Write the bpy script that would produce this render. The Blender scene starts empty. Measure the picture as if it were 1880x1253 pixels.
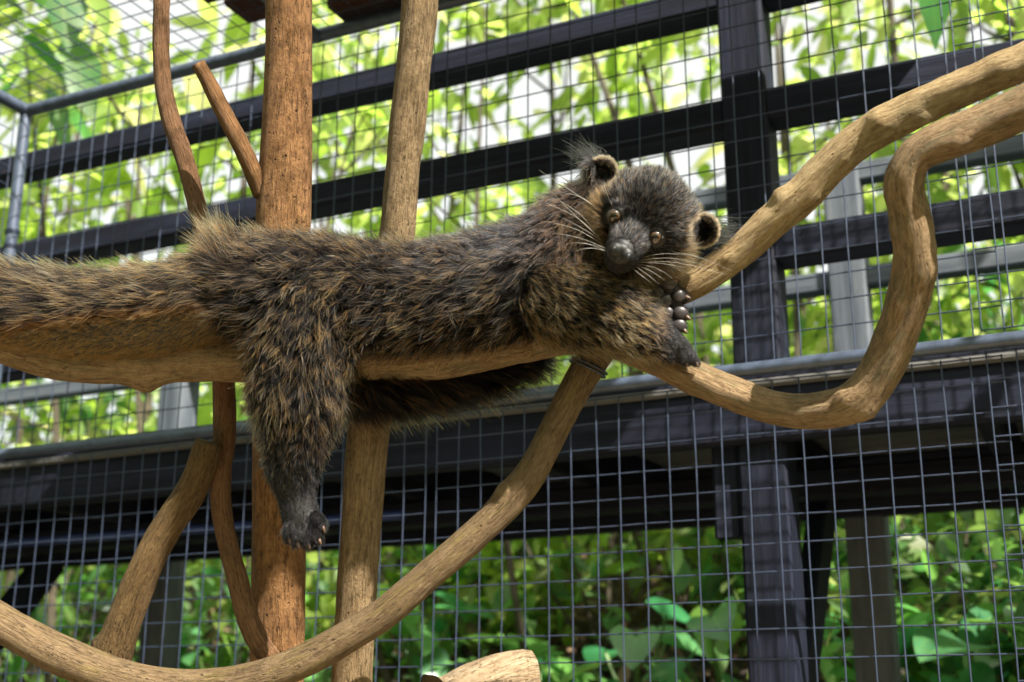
import bpy, math, random
import numpy as np
from mathutils import Matrix, Vector, noise as mnoise
from mathutils.kdtree import KDTree

R = math.radians
rng = np.random.default_rng(7)
random.seed(7)
scene = bpy.context.scene
COL = scene.collection

# ------------------------------------------------------------------ camera
CAM_Z = 1.5
F_PX, CX, CY = 2276.78, 940.0, 626.5          # focal length and centre for a 1880 px wide frame
PITCH, ROLL = R(15.3824), R(0.16368)
FW = np.array([0, math.cos(PITCH), math.sin(PITCH)])
RT0 = np.array([1.0, 0, 0]); UP0 = np.array([0, -math.sin(PITCH), math.cos(PITCH)])
RT = math.cos(ROLL) * RT0 + math.sin(ROLL) * UP0
UP = -math.sin(ROLL) * RT0 + math.cos(ROLL) * UP0
EYE = np.array([0, 0, CAM_Z])
cam_d = bpy.data.cameras.new('camera')
cam = bpy.data.objects.new('camera', cam_d); COL.objects.link(cam)
cam.matrix_world = Matrix(((RT[0], UP[0], -FW[0], EYE[0]), (RT[1], UP[1], -FW[1], EYE[1]),
                           (RT[2], UP[2], -FW[2], EYE[2]), (0, 0, 0, 1)))
cam_d.sensor_width = 36.0
cam_d.lens = F_PX / 1880 * 36
cam_d.clip_start = 0.05; cam_d.clip_end = 2000
cam_d.dof.use_dof = True
cam_d.dof.focus_distance = 1.68
cam_d.dof.aperture_fstop = 4.4
scene.camera = cam

# ------------------------------------------------------------------ sky, sun, exposure
SUN_EL, SUN_AZ = R(45), R(143)      # azimuth measured from +Y (view direction) towards +X (right)
world = bpy.data.worlds.new('World'); scene.world = world; world.use_nodes = True
wn = world.node_tree; wn.nodes.clear()
sky = wn.nodes.new('ShaderNodeTexSky'); sky.sky_type = 'NISHITA'; sky.sun_disc = False
sky.sun_elevation = SUN_EL; sky.sun_rotation = SUN_AZ
sky.dust_density = 3.5; sky.air_density = 1.0; sky.ozone_density = 1.0
bg = wn.nodes.new('ShaderNodeBackground'); bg.inputs['Strength'].default_value = 0.12
wo = wn.nodes.new('ShaderNodeOutputWorld')
hz = wn.nodes.new('ShaderNodeMix'); hz.data_type = 'RGBA'; hz.inputs[0].default_value = .66
hz.inputs[7].default_value = (3.5, 3.3, 2.6, 1)          # bright white haze over the whole sky
wn.links.new(sky.outputs[0], hz.inputs[6]); wn.links.new(hz.outputs[2], bg.inputs[0]); wn.links.new(bg.outputs[0], wo.inputs[0])
sun_d = bpy.data.lights.new('sun', 'SUN'); sun_d.energy = 5.0; sun_d.angle = R(0.6); sun_d.color = (1.0, 0.94, 0.83)
sun = bpy.data.objects.new('sun', sun_d); COL.objects.link(sun)
sdir = Vector((math.sin(SUN_AZ) * math.cos(SUN_EL), math.cos(SUN_AZ) * math.cos(SUN_EL), math.sin(SUN_EL)))
sun.rotation_euler = sdir.to_track_quat('Z', 'Y').to_euler()
sun.location = (3, -4, 8)
vs = scene.view_settings
vs.view_transform = 'Standard'; vs.look = 'None'; vs.exposure = 1.65; vs.gamma = 1.0; vs.use_curve_mapping = False
scene.cycles.use_denoising = True
scene.cycles.max_bounces = 8; scene.cycles.transmission_bounces = 4; scene.cycles.diffuse_bounces = 4
scene.cycles_curves.shape = 'RIBBONS'

# ------------------------------------------------------------------ helpers
def P(px, py, t):
    """the point seen at pixel (px, py) of the 1880 px frame, t metres along the view axis"""
    return EYE + t * (FW + RT * (px - CX) / F_PX + UP * (CY - py) / F_PX)

YAW = R(24.8356); WALL_D = 2.45418
DIR_U = np.array([math.cos(YAW), -math.sin(YAW), 0.013])
DIR_O = np.array([math.sin(YAW), math.cos(YAW), 0.0])
def W(u, z, o=0.0):
    """cage wall frame: u along the wall, z height, o metres behind the mesh"""
    return np.array([0, WALL_D, 0]) + u * DIR_U + o * DIR_O + np.array([0, 0, z])
MW = Matrix(((DIR_U[0], DIR_O[0], 0, 0), (DIR_U[1], DIR_O[1], 0, WALL_D), (DIR_U[2], 0, 1, 0), (0, 0, 0, 1)))

def tag(o, label=None, cat=None, group=None, kind=None):
    if label: o['label'] = label
    if cat: o['category'] = cat
    if group: o['group'] = group
    if kind: o['kind'] = kind
    return o

def mesh_of(name, v, f, mat=None, smooth=True, attrs=None):
    me = bpy.data.meshes.new(name)
    me.from_pydata([tuple(map(float, p)) for p in v], [], [tuple(map(int, q)) for q in f])
    if smooth: me.polygons.foreach_set('use_smooth', [True] * len(me.polygons))
    if mat: me.materials.append(mat)
    for nm, arr in (attrs or {}).items():
        a = me.attributes.new(nm, 'FLOAT_VECTOR', 'POINT'); a.data.foreach_set('vector', np.asarray(arr, np.float32).ravel())
    me.update()
    return me

def mesh_np(name, v, f, mat=None, smooth=False, attrs=None):
    """fast path: all faces the same size"""
    v = np.asarray(v, np.float32); f = np.asarray(f, np.int32); k = f.shape[1]
    me = bpy.data.meshes.new(name)
    me.vertices.add(len(v)); me.vertices.foreach_set('co', v.ravel())
    me.loops.add(f.size); me.loops.foreach_set('vertex_index', f.ravel())
    me.polygons.add(len(f)); me.polygons.foreach_set('loop_start', np.arange(0, f.size, k, dtype=np.int32))
    me.polygons.foreach_set('use_smooth', np.full(len(f), smooth))
    if mat: me.materials.append(mat)
    for nm, arr in (attrs or {}).items():
        a = me.attributes.new(nm, 'FLOAT_VECTOR', 'POINT'); a.data.foreach_set('vector', np.asarray(arr, np.float32).ravel())
    me.update(calc_edges=True); me.validate()
    return me

def link(name, me, parent=None, M=None):
    o = bpy.data.objects.new(name, me); COL.objects.link(o)
    if parent is not None: o.parent = parent
    if M is not None: o.matrix_basis = M
    return o

def empty(name, loc):
    o = bpy.data.objects.new(name, None); COL.objects.link(o); o.location = tuple(map(float, loc))
    o.empty_display_size = 0.05
    return o

def under(o, parent):
    """parent o to an unrotated empty and keep it where it is"""
    o.parent = parent
    o.matrix_parent_inverse = Matrix.Translation(-Vector(parent.location))
    return o

def catmull(pts, n):
    """smooth curve through the points, chord-length Hermite, n steps per interval"""
    pts = np.asarray(pts, float)
    if len(pts) < 3 or n < 2: return pts
    L = np.concatenate([[0], np.cumsum(np.maximum(np.linalg.norm(np.diff(pts[:, :3], axis=0), axis=1), 1e-6))])
    m = np.gradient(pts, L, axis=0)
    out = []
    for i in range(len(pts) - 1):
        h = L[i + 1] - L[i]
        for s in np.linspace(0, 1, n, endpoint=False):
            out.append((2 * s ** 3 - 3 * s * s + 1) * pts[i] + (s ** 3 - 2 * s * s + s) * h * m[i] + (-2 * s ** 3 + 3 * s * s) * pts[i + 1] + (s ** 3 - s * s) * h * m[i + 1])
    out.append(pts[-1])
    return np.array(out)

def tube(pts, radii, segs=16, sub=8, rough=0.06, seed=0, knots=(), flat_end=True):
    """organic limb: returns verts, faces, bark coordinates (cos, sin, length)"""
    q = catmull(np.column_stack([np.asarray(pts, float), np.asarray(radii, float)]), sub)
    c, r = q[:, :3], q[:, 3]
    # resample evenly so that the rings stay square to the limb
    L = np.concatenate([[0], np.cumsum(np.linalg.norm(np.diff(c, axis=0), axis=1))])
    m = max(4, int(L[-1] / max(0.006, r.mean() * 0.35)))
    m = min(m, 260)
    s = np.linspace(0, L[-1], m)
    c = np.column_stack([np.interp(s, L, c[:, k]) for k in range(3)]); r = np.interp(s, L, r)
    for _ in range(2):
        c[1:-1] = (c[:-2] + 2 * c[1:-1] + c[2:]) / 4
    T = np.gradient(c, axis=0); T /= np.linalg.norm(T, axis=1)[:, None]
    N = np.cross(T[0], [0.31, -0.8, 0.5]); N /= np.linalg.norm(N)
    v, bark = [], []
    for i in range(m):
        N = N - T[i] * (N @ T[i]); N /= np.linalg.norm(N); B = np.cross(T[i], N)
        for k in range(segs):
            a = 2 * math.pi * k / segs
            dv = math.cos(a) * N + math.sin(a) * B
            w = Vector((math.cos(a) * 1.2 + seed * 7.3, math.sin(a) * 1.2, s[i] / (r[i] * 3.0 + 1e-6) * .7))
            rr = r[i] * (1 + rough * (mnoise.noise(w) + .6 * mnoise.noise(w * 2.7) + .3 * mnoise.noise(w * 6.1)))
            p = c[i] + dv * rr
            for (kp, kr, kh) in knots:
                dd = np.linalg.norm(c[i] + dv * r[i] - kp)
                if dd < kr * 2.2: p = p + dv * kh * math.exp(-(dd / kr) ** 2)
            v.append(p); bark.append((math.cos(a), math.sin(a), s[i]))
    f = [(i * segs + k, i * segs + (k + 1) % segs, (i + 1) * segs + (k + 1) % segs, (i + 1) * segs + k)
         for i in range(m - 1) for k in range(segs)]
    for end, i in ((0, 0), (1, m - 1)):
        ci = len(v)
        # sawn or broken end: a slightly dished cap
        v.append(c[i] + T[i] * (r[i] * (.06 if flat_end else .5)) * (-1 if end == 0 else 1)); bark.append((0, 0, s[i]))
        for k in range(segs):
            a_, b_ = i * segs + k, i * segs + (k + 1) % segs
            f.append((b_, a_, ci) if end == 0 else (a_, b_, ci))
    return v, f, bark

def limb(name, chain, mat, parent=None, **kw):
    """chain of (px, py, t, radius in px)"""
    pts = [P(a, b, t) for a, b, t, _ in chain]; rad = [rr * t / F_PX for _, _, t, rr in chain]
    v, f, b = tube(pts, rad, **kw)
    return link(name, mesh_of(name, v, f, mat, True, {'bark': b}), parent)

def beam_mesh(L, w, h, seed=0, ch=.006, n=None, warp=.003):
    """sawn timber along +X from 0 to L, width w in Y (centred), height h in Z (centred), chamfered and slightly warped"""
    n = n or max(2, int(L / .12))
    a, b = w / 2, h / 2
    sec = [(-a + ch, -b), (a - ch, -b), (a, -b + ch), (a, b - ch), (a - ch, b), (-a + ch, b), (-a, b - ch), (-a, -b + ch)]
    v, f = [], []
    for i in range(n + 1):
        x = L * i / n
        ox = warp * mnoise.noise(Vector((x * 1.3, seed * 3.1, 0))); oz = warp * mnoise.noise(Vector((x * 1.3, seed * 3.1, 9)))
        for k, (y, z) in enumerate(sec):
            j = .0016 * mnoise.noise(Vector((x * 9, k * 2.3, seed * 1.7)))
            v.append((x, y + ox + j, z + oz + j))
    for i in range(n):
        for k in range(8):
            f.append((i * 8 + k, i * 8 + (k + 1) % 8, (i + 1) * 8 + (k + 1) % 8, (i + 1) * 8 + k))
    f.append(tuple(range(7, -1, -1))); f.append(tuple(range(n * 8, n * 8 + 8)))
    return v, f

def frame_matrix(p0, xdir, ydir):
    x = Vector(xdir).normalized(); y = Vector(ydir); y = (y - x * y.dot(x)).normalized(); z = x.cross(y)
    return Matrix(((x[0], y[0], z[0], p0[0]), (x[1], y[1], z[1], p0[1]), (x[2], y[2], z[2], p0[2]), (0, 0, 0, 1)))

_seed = [0]
def beam(name, p0, p1, ydir, w, h, mat, parent=None, **kw):
    _seed[0] += 1
    p0 = np.asarray(p0, float); p1 = np.asarray(p1, float)
    v, f = beam_mesh(np.linalg.norm(p1 - p0), w, h, seed=_seed[0], **kw)
    o = link(name, mesh_of(name, v, f, mat, False))
    o.matrix_world = frame_matrix(p0, p1 - p0, ydir)
    if parent is not None:
        M = o.matrix_world.copy(); o.parent = parent
        o.matrix_parent_inverse = Matrix.Translation(-Vector(parent.location)); o.matrix_basis = M
    return o

# ------------------------------------------------------------------ materials
def new_mat(name):
    m = bpy.data.materials.new(name); m.use_nodes = True
    nt = m.node_tree; nt.nodes.clear()
    out = nt.nodes.new('ShaderNodeOutputMaterial'); bs = nt.nodes.new('ShaderNodeBsdfPrincipled')
    nt.links.new(bs.outputs[0], out.inputs[0])
    return m, nt, bs, out
def node(nt, kind, **kw):
    n = nt.nodes.new(kind)
    for k, v in kw.items():
        if k in n.inputs.keys(): n.inputs[k].default_value = v
        else: setattr(n, k, v)
    return n
def ramp(nt, src, stops):
    r = nt.nodes.new('ShaderNodeValToRGB'); el = r.color_ramp.elements
    while len(el) < len(stops): el.new(.5)
    for e, (p, c) in zip(el, stops): e.position = p; e.color = (*c, 1) if len(c) == 3 else c
    nt.links.new(src, r.inputs[0]); return r
def mixc(nt, fac, a, b, mode='MIX'):
    n = nt.nodes.new('ShaderNodeMix'); n.data_type = 'RGBA'; n.blend_type = mode
    for sock, val in ((n.inputs[0], fac), (n.inputs[6], a), (n.inputs[7], b)):
        if isinstance(val, (int, float)): sock.default_value = val
        elif isinstance(val, tuple): sock.default_value = (*val, 1)
        else: nt.links.new(val, sock)
    return n.outputs[2]
def mapping(nt, src, scale):
    m = nt.nodes.new('ShaderNodeMapping'); m.inputs['Scale'].default_value = scale; nt.links.new(src, m.inputs[0]); return m.outputs[0]
def noise_tex(nt, vec, scale, detail=4, rough=.6):
    n = nt.nodes.new('ShaderNodeTexNoise'); n.inputs['Scale'].default_value = scale; n.inputs['Detail'].default_value = detail
    n.inputs['Roughness'].default_value = rough; nt.links.new(vec, n.inputs['Vector']); return n.outputs['Fac']
def bump(nt, bs, h, strength, dist):
    b = nt.nodes.new('ShaderNodeBump'); b.inputs['Strength'].default_value = strength; b.inputs['Distance'].default_value = dist
    nt.links.new(h, b.inputs['Height']); nt.links.new(b.outputs[0], bs.inputs['Normal'])
def math_n(nt, op, a, b):
    n = nt.nodes.new('ShaderNodeMath'); n.operation = op
    for s, v in zip(n.inputs, (a, b)):
        if isinstance(v, (int, float)): s.default_value = v
        else: nt.links.new(v, s)
    return n.outputs[0]

def bark_mat(name, base, dark, light, grain=14, pores=.5, patch=None, patch_amt=.5, rough=.75, bump_d=.004):
    """dead, barkless wood: long grain, blotches, dark pores and cracks"""
    m, nt, bs, out = new_mat(name)
    at = node(nt, 'ShaderNodeAttribute', attribute_name='bark')
    v = at.outputs['Vector']
    long_ = mapping(nt, v, (1.0, 1.0, 9.0))
    g = noise_tex(nt, mapping(nt, v, (3.2, 3.2, 14)), 1.6, 6, .65)
    fine = noise_tex(nt, mapping(nt, v, (7, 7, 60)), 3.0, 5, .7)
    blot = noise_tex(nt, long_, 1.3, 4, .6)
    c = ramp(nt, g, [(.33, tuple(x * .6 for x in dark)), (.45, dark), (.54, base), (.68, light)]).outputs[0]
    c = mixc(nt, math_n(nt, 'MULTIPLY', ramp(nt, blot, [(.42, (0, 0, 0)), (.62, (1, 1, 1))]).outputs[0], .55), c, dark)
    mott = noise_tex(nt, mapping(nt, v, (3.4, 3.4, 75)), 1.0, 6, .8)
    c = mixc(nt, .5, c, ramp(nt, mott, [(.40, tuple(x * .5 for x in dark)), (.5, base), (.62, light)]).outputs[0])
    c = mixc(nt, .25, c, ramp(nt, fine, [(.3, dark), (.7, light)]).outputs[0], 'MIX')
    vo = nt.nodes.new('ShaderNodeTexVoronoi'); vo.inputs['Scale'].default_value = 1.0
    nt.links.new(mapping(nt, v, (4.5, 4.5, 90)), vo.inputs['Vector'])
    spot = ramp(nt, vo.outputs['Distance'], [(.10, (1, 1, 1)), (.24, (0, 0, 0))]).outputs[0]
    gate = ramp(nt, noise_tex(nt, mapping(nt, v, (2, 2, 22)), 2, 2), [(.5, (0, 0, 0)), (.6, (1, 1, 1))]).outputs[0]
    spot = math_n(nt, 'MULTIPLY', math_n(nt, 'MULTIPLY', spot, gate), pores)
    c = mixc(nt, spot, c, tuple(x * .28 for x in dark))
    crack = ramp(nt, noise_tex(nt, mapping(nt, v, (2.6, 2.6, 6)), 2.2, 3, .5), [(.485, (0, 0, 0)), (.5, (1, 1, 1)), (.515, (0, 0, 0))]).outputs[0]
    crack = math_n(nt, 'MULTIPLY', crack, .5)
    c = mixc(nt, crack, c, tuple(x * .4 for x in dark))
    if patch:
        pm = ramp(nt, noise_tex(nt, mapping(nt, v, (1.1, 1.1, 11)), 1.5, 5, .7), [(.5, (0, 0, 0)), (.63, (1, 1, 1))]).outputs[0]
        c = mixc(nt, math_n(nt, 'MULTIPLY', pm, patch_amt), c, patch)
    nt.links.new(c, bs.inputs['Base Color']); bs.inputs['Roughness'].default_value = rough
    bs.inputs['Specular IOR Level'].default_value = .25
    h = math_n(nt, 'ADD', math_n(nt, 'MULTIPLY', g, 1.2), math_n(nt, 'ADD', math_n(nt, 'MULTIPLY', fine, .5), math_n(nt, 'MULTIPLY', mott, .8)))
    h = math_n(nt, 'SUBTRACT', h, math_n(nt, 'MULTIPLY', math_n(nt, 'ADD', spot, crack), 1.2))
    bump(nt, bs, h, 1.0, bump_d * 1.6)
    return m

M_POLE = bark_mat('orange_brown_wood', (.28, .136, .050), (.155, .070, .028), (.39, .215, .092), pores=.8)
M_POLE2 = bark_mat('tan_wood', (.32, .215, .110), (.20, .125, .060), (.44, .32, .185), pores=.5, bump_d=.005)
M_THIN = bark_mat('reddish_bark', (.25, .125, .060), (.165, .080, .038), (.33, .185, .09), pores=.9)
M_STUB = bark_mat('olive_brown_bark', (.19, .112, .042), (.11, .062, .024), (.28, .185, .08), pores=.6, bump_d=.006)
M_PERCH = bark_mat('worn_brown_wood', (.37, .245, .125), (.245, .145, .068), (.50, .365, .215), pores=.5, patch=(.15, .145, .075), patch_amt=.5, bump_d=.006)
M_PALE = bark_mat('pale_yellow_wood', (.60, .435, .215), (.40, .255, .110), (.72, .57, .34), pores=.9, bump_d=.008, patch=(.26, .155, .062), patch_amt=.45)
M_LOWER = bark_mat('grey_brown_bark', (.22, .145, .075), (.145, .09, .045), (.31, .22, .13), pores=.6, patch=(.27, .21, .05), patch_amt=.3)
M_LOG = bark_mat('bleached_wood', (.42, .31, .19), (.27, .17, .09), (.55, .44, .31), pores=.5)

def timber_mat():
    m, nt, bs, out = new_mat('dark_stained_timber')
    tc = node(nt, 'ShaderNodeTexCoord'); v = tc.outputs['Object']
    oi = node(nt, 'ShaderNodeObjectInfo')
    off = nt.nodes.new('ShaderNodeVectorMath'); off.operation = 'ADD'
    nt.links.new(v, off.inputs[0])
    cmb = nt.nodes.new('ShaderNodeCombineXYZ'); nt.links.new(math_n(nt, 'MULTIPLY', oi.outputs['Random'], 40), cmb.inputs[0])
    nt.links.new(cmb.outputs[0], off.inputs[1]); v = off.outputs[0]
    g = noise_tex(nt, mapping(nt, v, (2.5, 60, 60)), 1.0, 6, .65)
    b = noise_tex(nt, mapping(nt, v, (1.2, 6, 6)), 1.6, 5, .65)
    c = ramp(nt, g, [(.3, (.003, .0036, .008)), (.52, (.0066, .0084, .018)), (.78, (.022, .026, .046))]).outputs[0]
    c = mixc(nt, ramp(nt, b, [(.45, (0, 0, 0)), (.75, (.75, .75, .75))]).outputs[0], c, (.015, .020, .042))
    worn = ramp(nt, noise_tex(nt, mapping(nt, v, (5, 30, 30)), 1.2, 6, .75), [(.66, (0, 0, 0)), (.74, (1, 1, 1))]).outputs[0]
    c = mixc(nt, math_n(nt, 'MULTIPLY', worn, .4), c, (.17, .11, .075))
    nt.links.new(c, bs.inputs['Base Color']); bs.inputs['Roughness'].default_value = .72
    bs.inputs['Specular IOR Level'].default_value = .2
    bump(nt, bs, g, .7, .004)
    return m
M_TIMBER = timber_mat()
def weathered_mat():
    m, nt, bs, out = new_mat('grey_weathered_timber')
    v = node(nt, 'ShaderNodeTexCoord').outputs['Object']
    g = noise_tex(nt, mapping(nt, v, (2.5, 50, 50)), 1.0, 6, .65); b = noise_tex(nt, mapping(nt, v, (2, 7, 7)), 2, 5, .7)
    c = ramp(nt, g, [(.3, (.035, .045, .06)), (.6, (.075, .088, .11)), (.85, (.15, .16, .18))]).outputs[0]
    c = mixc(nt, ramp(nt, b, [(.5, (0, 0, 0)), (.75, (.7, .7, .7))]).outputs[0], c, (.13, .145, .16))
    nt.links.new(c, bs.inputs['Base Color']); bs.inputs['Roughness'].default_value = .7
    bump(nt, bs, g, .6, .004); return m
M_GREY = weathered_mat()
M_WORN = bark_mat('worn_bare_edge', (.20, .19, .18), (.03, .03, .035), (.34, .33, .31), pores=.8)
def metal_mat(name, col, rough, metal):
    m, nt, bs, out = new_mat(name)
    v = node(nt, 'ShaderNodeTexCoord').outputs['Object']
    a = noise_tex(nt, v, 35, 4, .7); r = noise_tex(nt, v, 9, 4, .75)
    c = ramp(nt, a, [(.3, tuple(x * .7 for x in col)), (.7, tuple(min(1, x * 1.25) for x in col))]).outputs[0]
    c = mixc(nt, ramp(nt, r, [(.68, (0, 0, 0)), (.74, (.8, .8, .8))]).outputs[0], c, (.20, .085, .03))
    nt.links.new(c, bs.inputs['Base Color']); bs.inputs['Roughness'].default_value = rough; bs.inputs['Metallic'].default_value = metal
    return m
M_WIRE = metal_mat('galvanised_wire', (.034, .048, .088), .5, .25)
M_PIPE = metal_mat('painted_grey_pipe', (.06, .078, .12), .38, .15)
def plain(name, col, rough=.6, **kw):
    m, nt, bs, out = new_mat(name)
    v = node(nt, 'ShaderNodeTexCoord').outputs['Object']
    c = ramp(nt, noise_tex(nt, v, 40, 3), [(.3, tuple(x * .75 for x in col)), (.7, tuple(min(1, x * 1.2) for x in col))]).outputs[0]
    nt.links.new(c, bs.inputs['Base Color']); bs.inputs['Roughness'].default_value = rough
    for k, x in kw.items(): bs.inputs[k].default_value = x
    return m
M_ROOF = bark_mat('brown_roof_board', (.075, .032, .020), (.035, .016, .012), (.13, .06, .04), pores=.2)
M_BLUE = plain('blue_plastic_pipe', (.012, .022, .12), .5)

def leaf_mat(name, cols, trans, rough=.42, spec=.5, tw=.45):
    """leaf colour varies from leaf to leaf through a stored value"""
    m, nt, bs, out = new_mat(name)
    at = node(nt, 'ShaderNodeAttribute', attribute_name='leaf')
    sep = nt.nodes.new('ShaderNodeSeparateXYZ'); nt.links.new(at.outputs['Vector'], sep.inputs[0])
    c = ramp(nt, sep.outputs[0], [(i / (len(cols) - 1), x) for i, x in enumerate(cols)]).outputs[0]
    blot = noise_tex(nt, node(nt, 'ShaderNodeTexCoord').outputs['Object'], 14, 4, .7)
    c = mixc(nt, ramp(nt, blot, [(.42, (0, 0, 0)), (.65, (.7, .7, .7))]).outputs[0], c, cols[-1])
    vein = ramp(nt, math_n(nt, 'ABSOLUTE', math_n(nt, 'SUBTRACT', sep.outputs[1], .5), 0), [(.0, (1, 1, 1)), (.05, (0, 0, 0))]).outputs[0]
    c = mixc(nt, math_n(nt, 'MULTIPLY', vein, .35), c, tuple(min(1, x * 1.8) for x in cols[-1]))
    nt.links.new(c, bs.inputs['Base Color']); bs.inputs['Roughness'].default_value = rough
    bs.inputs['Specular IOR Level'].default_value = spec
    tr = nt.nodes.new('ShaderNodeBsdfTranslucent')
    tc = ramp(nt, sep.outputs[0], [(i / (len(trans) - 1), x) for i, x in enumerate(trans)]).outputs[0]
    nt.links.new(tc, tr.inputs[0])
    mx = nt.nodes.new('ShaderNodeMixShader'); mx.inputs[0].default_value = tw
    nt.links.new(bs.outputs[0], mx.inputs[1]); nt.links.new(tr.outputs[0], mx.inputs[2]); nt.links.new(mx.outputs[0], out.inputs[0])
    return m
M_LEAF = leaf_mat('canopy_leaf', [(.045, .11, .016), (.08, .17, .022), (.12, .22, .035), (.16, .20, .05)],
                  [(.34, .58, .06), (.52, .76, .10), (.70, .88, .22), (.80, .82, .34)], tw=.55)
M_SHRUB = leaf_mat('shrub_leaf', [(.020, .075, .032), (.036, .115, .038), (.065, .16, .036), (.12, .15, .055)],
                   [(.08, .32, .09), (.17, .48, .10), (.34, .60, .11), (.48, .50, .17)])
M_BROAD = leaf_mat('broad_leaf', [(.030, .14, .075), (.055, .21, .10), (.10, .27, .09), (.15, .30, .08)],
                   [(.06, .32, .13), (.13, .45, .14), (.28, .56, .11), (.42, .62, .10)], rough=.26, spec=.7, tw=.4)
M_LITTER = leaf_mat('dry_leaf', [(.05, .03, .018), (.10, .06, .035), (.17, .11, .065), (.26, .19, .12)],
                    [(.06, .035, .02), (.10, .06, .03), (.16, .10, .05), (.2, .14, .08)], rough=.7, spec=.2, tw=.2)
M_TRUNK = bark_mat('forest_bark', (.11, .085, .06), (.045, .035, .026), (.20, .165, .12), pores=.5, patch=(.07, .10, .04), patch_amt=.5)
M_STEM = plain('green_stem', (.10, .17, .05), .5)
def soil_mat():
    m, nt, bs, out = new_mat('dark_leafy_soil')
    v = node(nt, 'ShaderNodeTexCoord').outputs['Object']
    a = noise_tex(nt, v, 5, 8, .75); b = noise_tex(nt, v, 28, 6, .75)
    c = ramp(nt, a, [(.3, (.016, .013, .010)), (.55, (.045, .033, .022)), (.75, (.09, .066, .042))]).outputs[0]
    c = mixc(nt, ramp(nt, b, [(.5, (0, 0, 0)), (.7, (.8, .8, .8))]).outputs[0], c, (.12, .088, .058))
    moss = ramp(nt, noise_tex(nt, v, 1.1, 5, .7), [(.5, (0, 0, 0)), (.62, (1, 1, 1))]).outputs[0]
    c = mixc(nt, math_n(nt, 'MULTIPLY', moss, .6), c, (.035, .065, .02))
    nt.links.new(c, bs.inputs['Base Color']); bs.inputs['Roughness'].default_value = .9
    bump(nt, bs, math_n(nt, 'ADD', a, b), 1, .05); return m
M_SOIL = soil_mat()

# ------------------------------------------------------------------ ground: one sheet, flat under the cage, a bank behind
def ground_z(u, o):
    if o < .3: z = 0.0
    elif o < 1.4: z = .75 * ((o - .3) / 1.1) ** 1.3
    elif o < 3: z = .75 + (o - 1.4) * .5
    elif o < 14: z = 1.55 + (o - 3) * .36
    else: z = 5.51 + 1.5 * (1 - math.exp(-(o - 14) / 12))
    amp = min(1, max(0, (o - .2) / 1.5))
    w = Vector((u * .6, o * .6, 3.3))
    return z + amp * (.14 * mnoise.noise(w) + .07 * mnoise.noise(w * 2.9) + .03 * mnoise.noise(w * 8))
us = np.concatenate([np.linspace(-400, -14, 14), np.linspace(-13, 8, 120), np.linspace(9, 400, 14)])
os_ = np.concatenate([np.linspace(-300, -6, 10), np.linspace(-5, 0, 8), np.linspace(.15, 9, 90), np.linspace(9.3, 24, 40), np.linspace(30, 900, 14)])
gv = []
for o_ in os_:
    for u_ in us:
        q = np.array([0, WALL_D, 0]) + u_ * np.array([DIR_U[0], DIR_U[1], 0]) + o_ * DIR_O; gv.append((q[0], q[1], ground_z(u_, o_)))
nu = len(us)
gf = [(i * nu + k, i * nu + k + 1, (i + 1) * nu + k + 1, (i + 1) * nu + k) for i in range(len(os_) - 1) for k in range(nu - 1)]
ground = link('ground', mesh_np('ground', gv, gf, M_SOIL, True)); tag(ground, 'brown soil bank rising behind the boardwalk', kind='structure')
def sand_mat():
    m, nt, bs, out = new_mat('pale_sand')
    v = node(nt, 'ShaderNodeTexCoord').outputs['Object']
    c = ramp(nt, noise_tex(nt, v, 6, 8, .7), [(.3, (.34, .25, .15)), (.7, (.52, .41, .27))]).outputs[0]
    nt.links.new(c, bs.inputs['Base Color']); bs.inputs['Roughness'].default_value = .9
    bump(nt, bs, noise_tex(nt, v, 40, 6, .7), .6, .02); return m
fl = [W(-1.43 + 4.6 * i / 12, .03 + .02 * mnoise.noise(Vector((i * .7, j * .7, 0))), -3.6 + 3.58 * j / 12) for j in range(13) for i in range(13)]  # pale floor below the view, added to throw warm fill light upwards
tag(link('bounce_floor', mesh_np('bounce_floor', fl, [(j * 13 + i, j * 13 + i + 1, (j + 1) * 13 + i + 1, (j + 1) * 13 + i) for j in range(12) for i in range(12)], sand_mat(), True)), 'unseen pale sand floor added below the poles to bounce sunlight upwards', kind='structure')
def on_ground(u, o):
    q = np.array([0, WALL_D, 0]) + u * np.array([DIR_U[0], DIR_U[1], 0]) + o * DIR_O
    return np.array([q[0], q[1], ground_z(u, o)])

# ------------------------------------------------------------------ boardwalk behind the cage
UZ = (0, 0, 1)
def along(name, u0, u1, z0, z1, o0, o1, mat, parent, **kw):
    """horizontal timber parallel to the cage wall"""
    return beam(name, W(u0, (z0 + z1) / 2, (o0 + o1) / 2), W(u1, (z0 + z1) / 2, (o0 + o1) / 2), DIR_O, o1 - o0, z1 - z0, mat, parent, **kw)
def upright(name, u, o, z0, z1, w, mat, parent, wo=None):
    return beam(name, W(u, z0, o), W(u, z1, o), DIR_O, wo or w, w, mat, parent)

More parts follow.
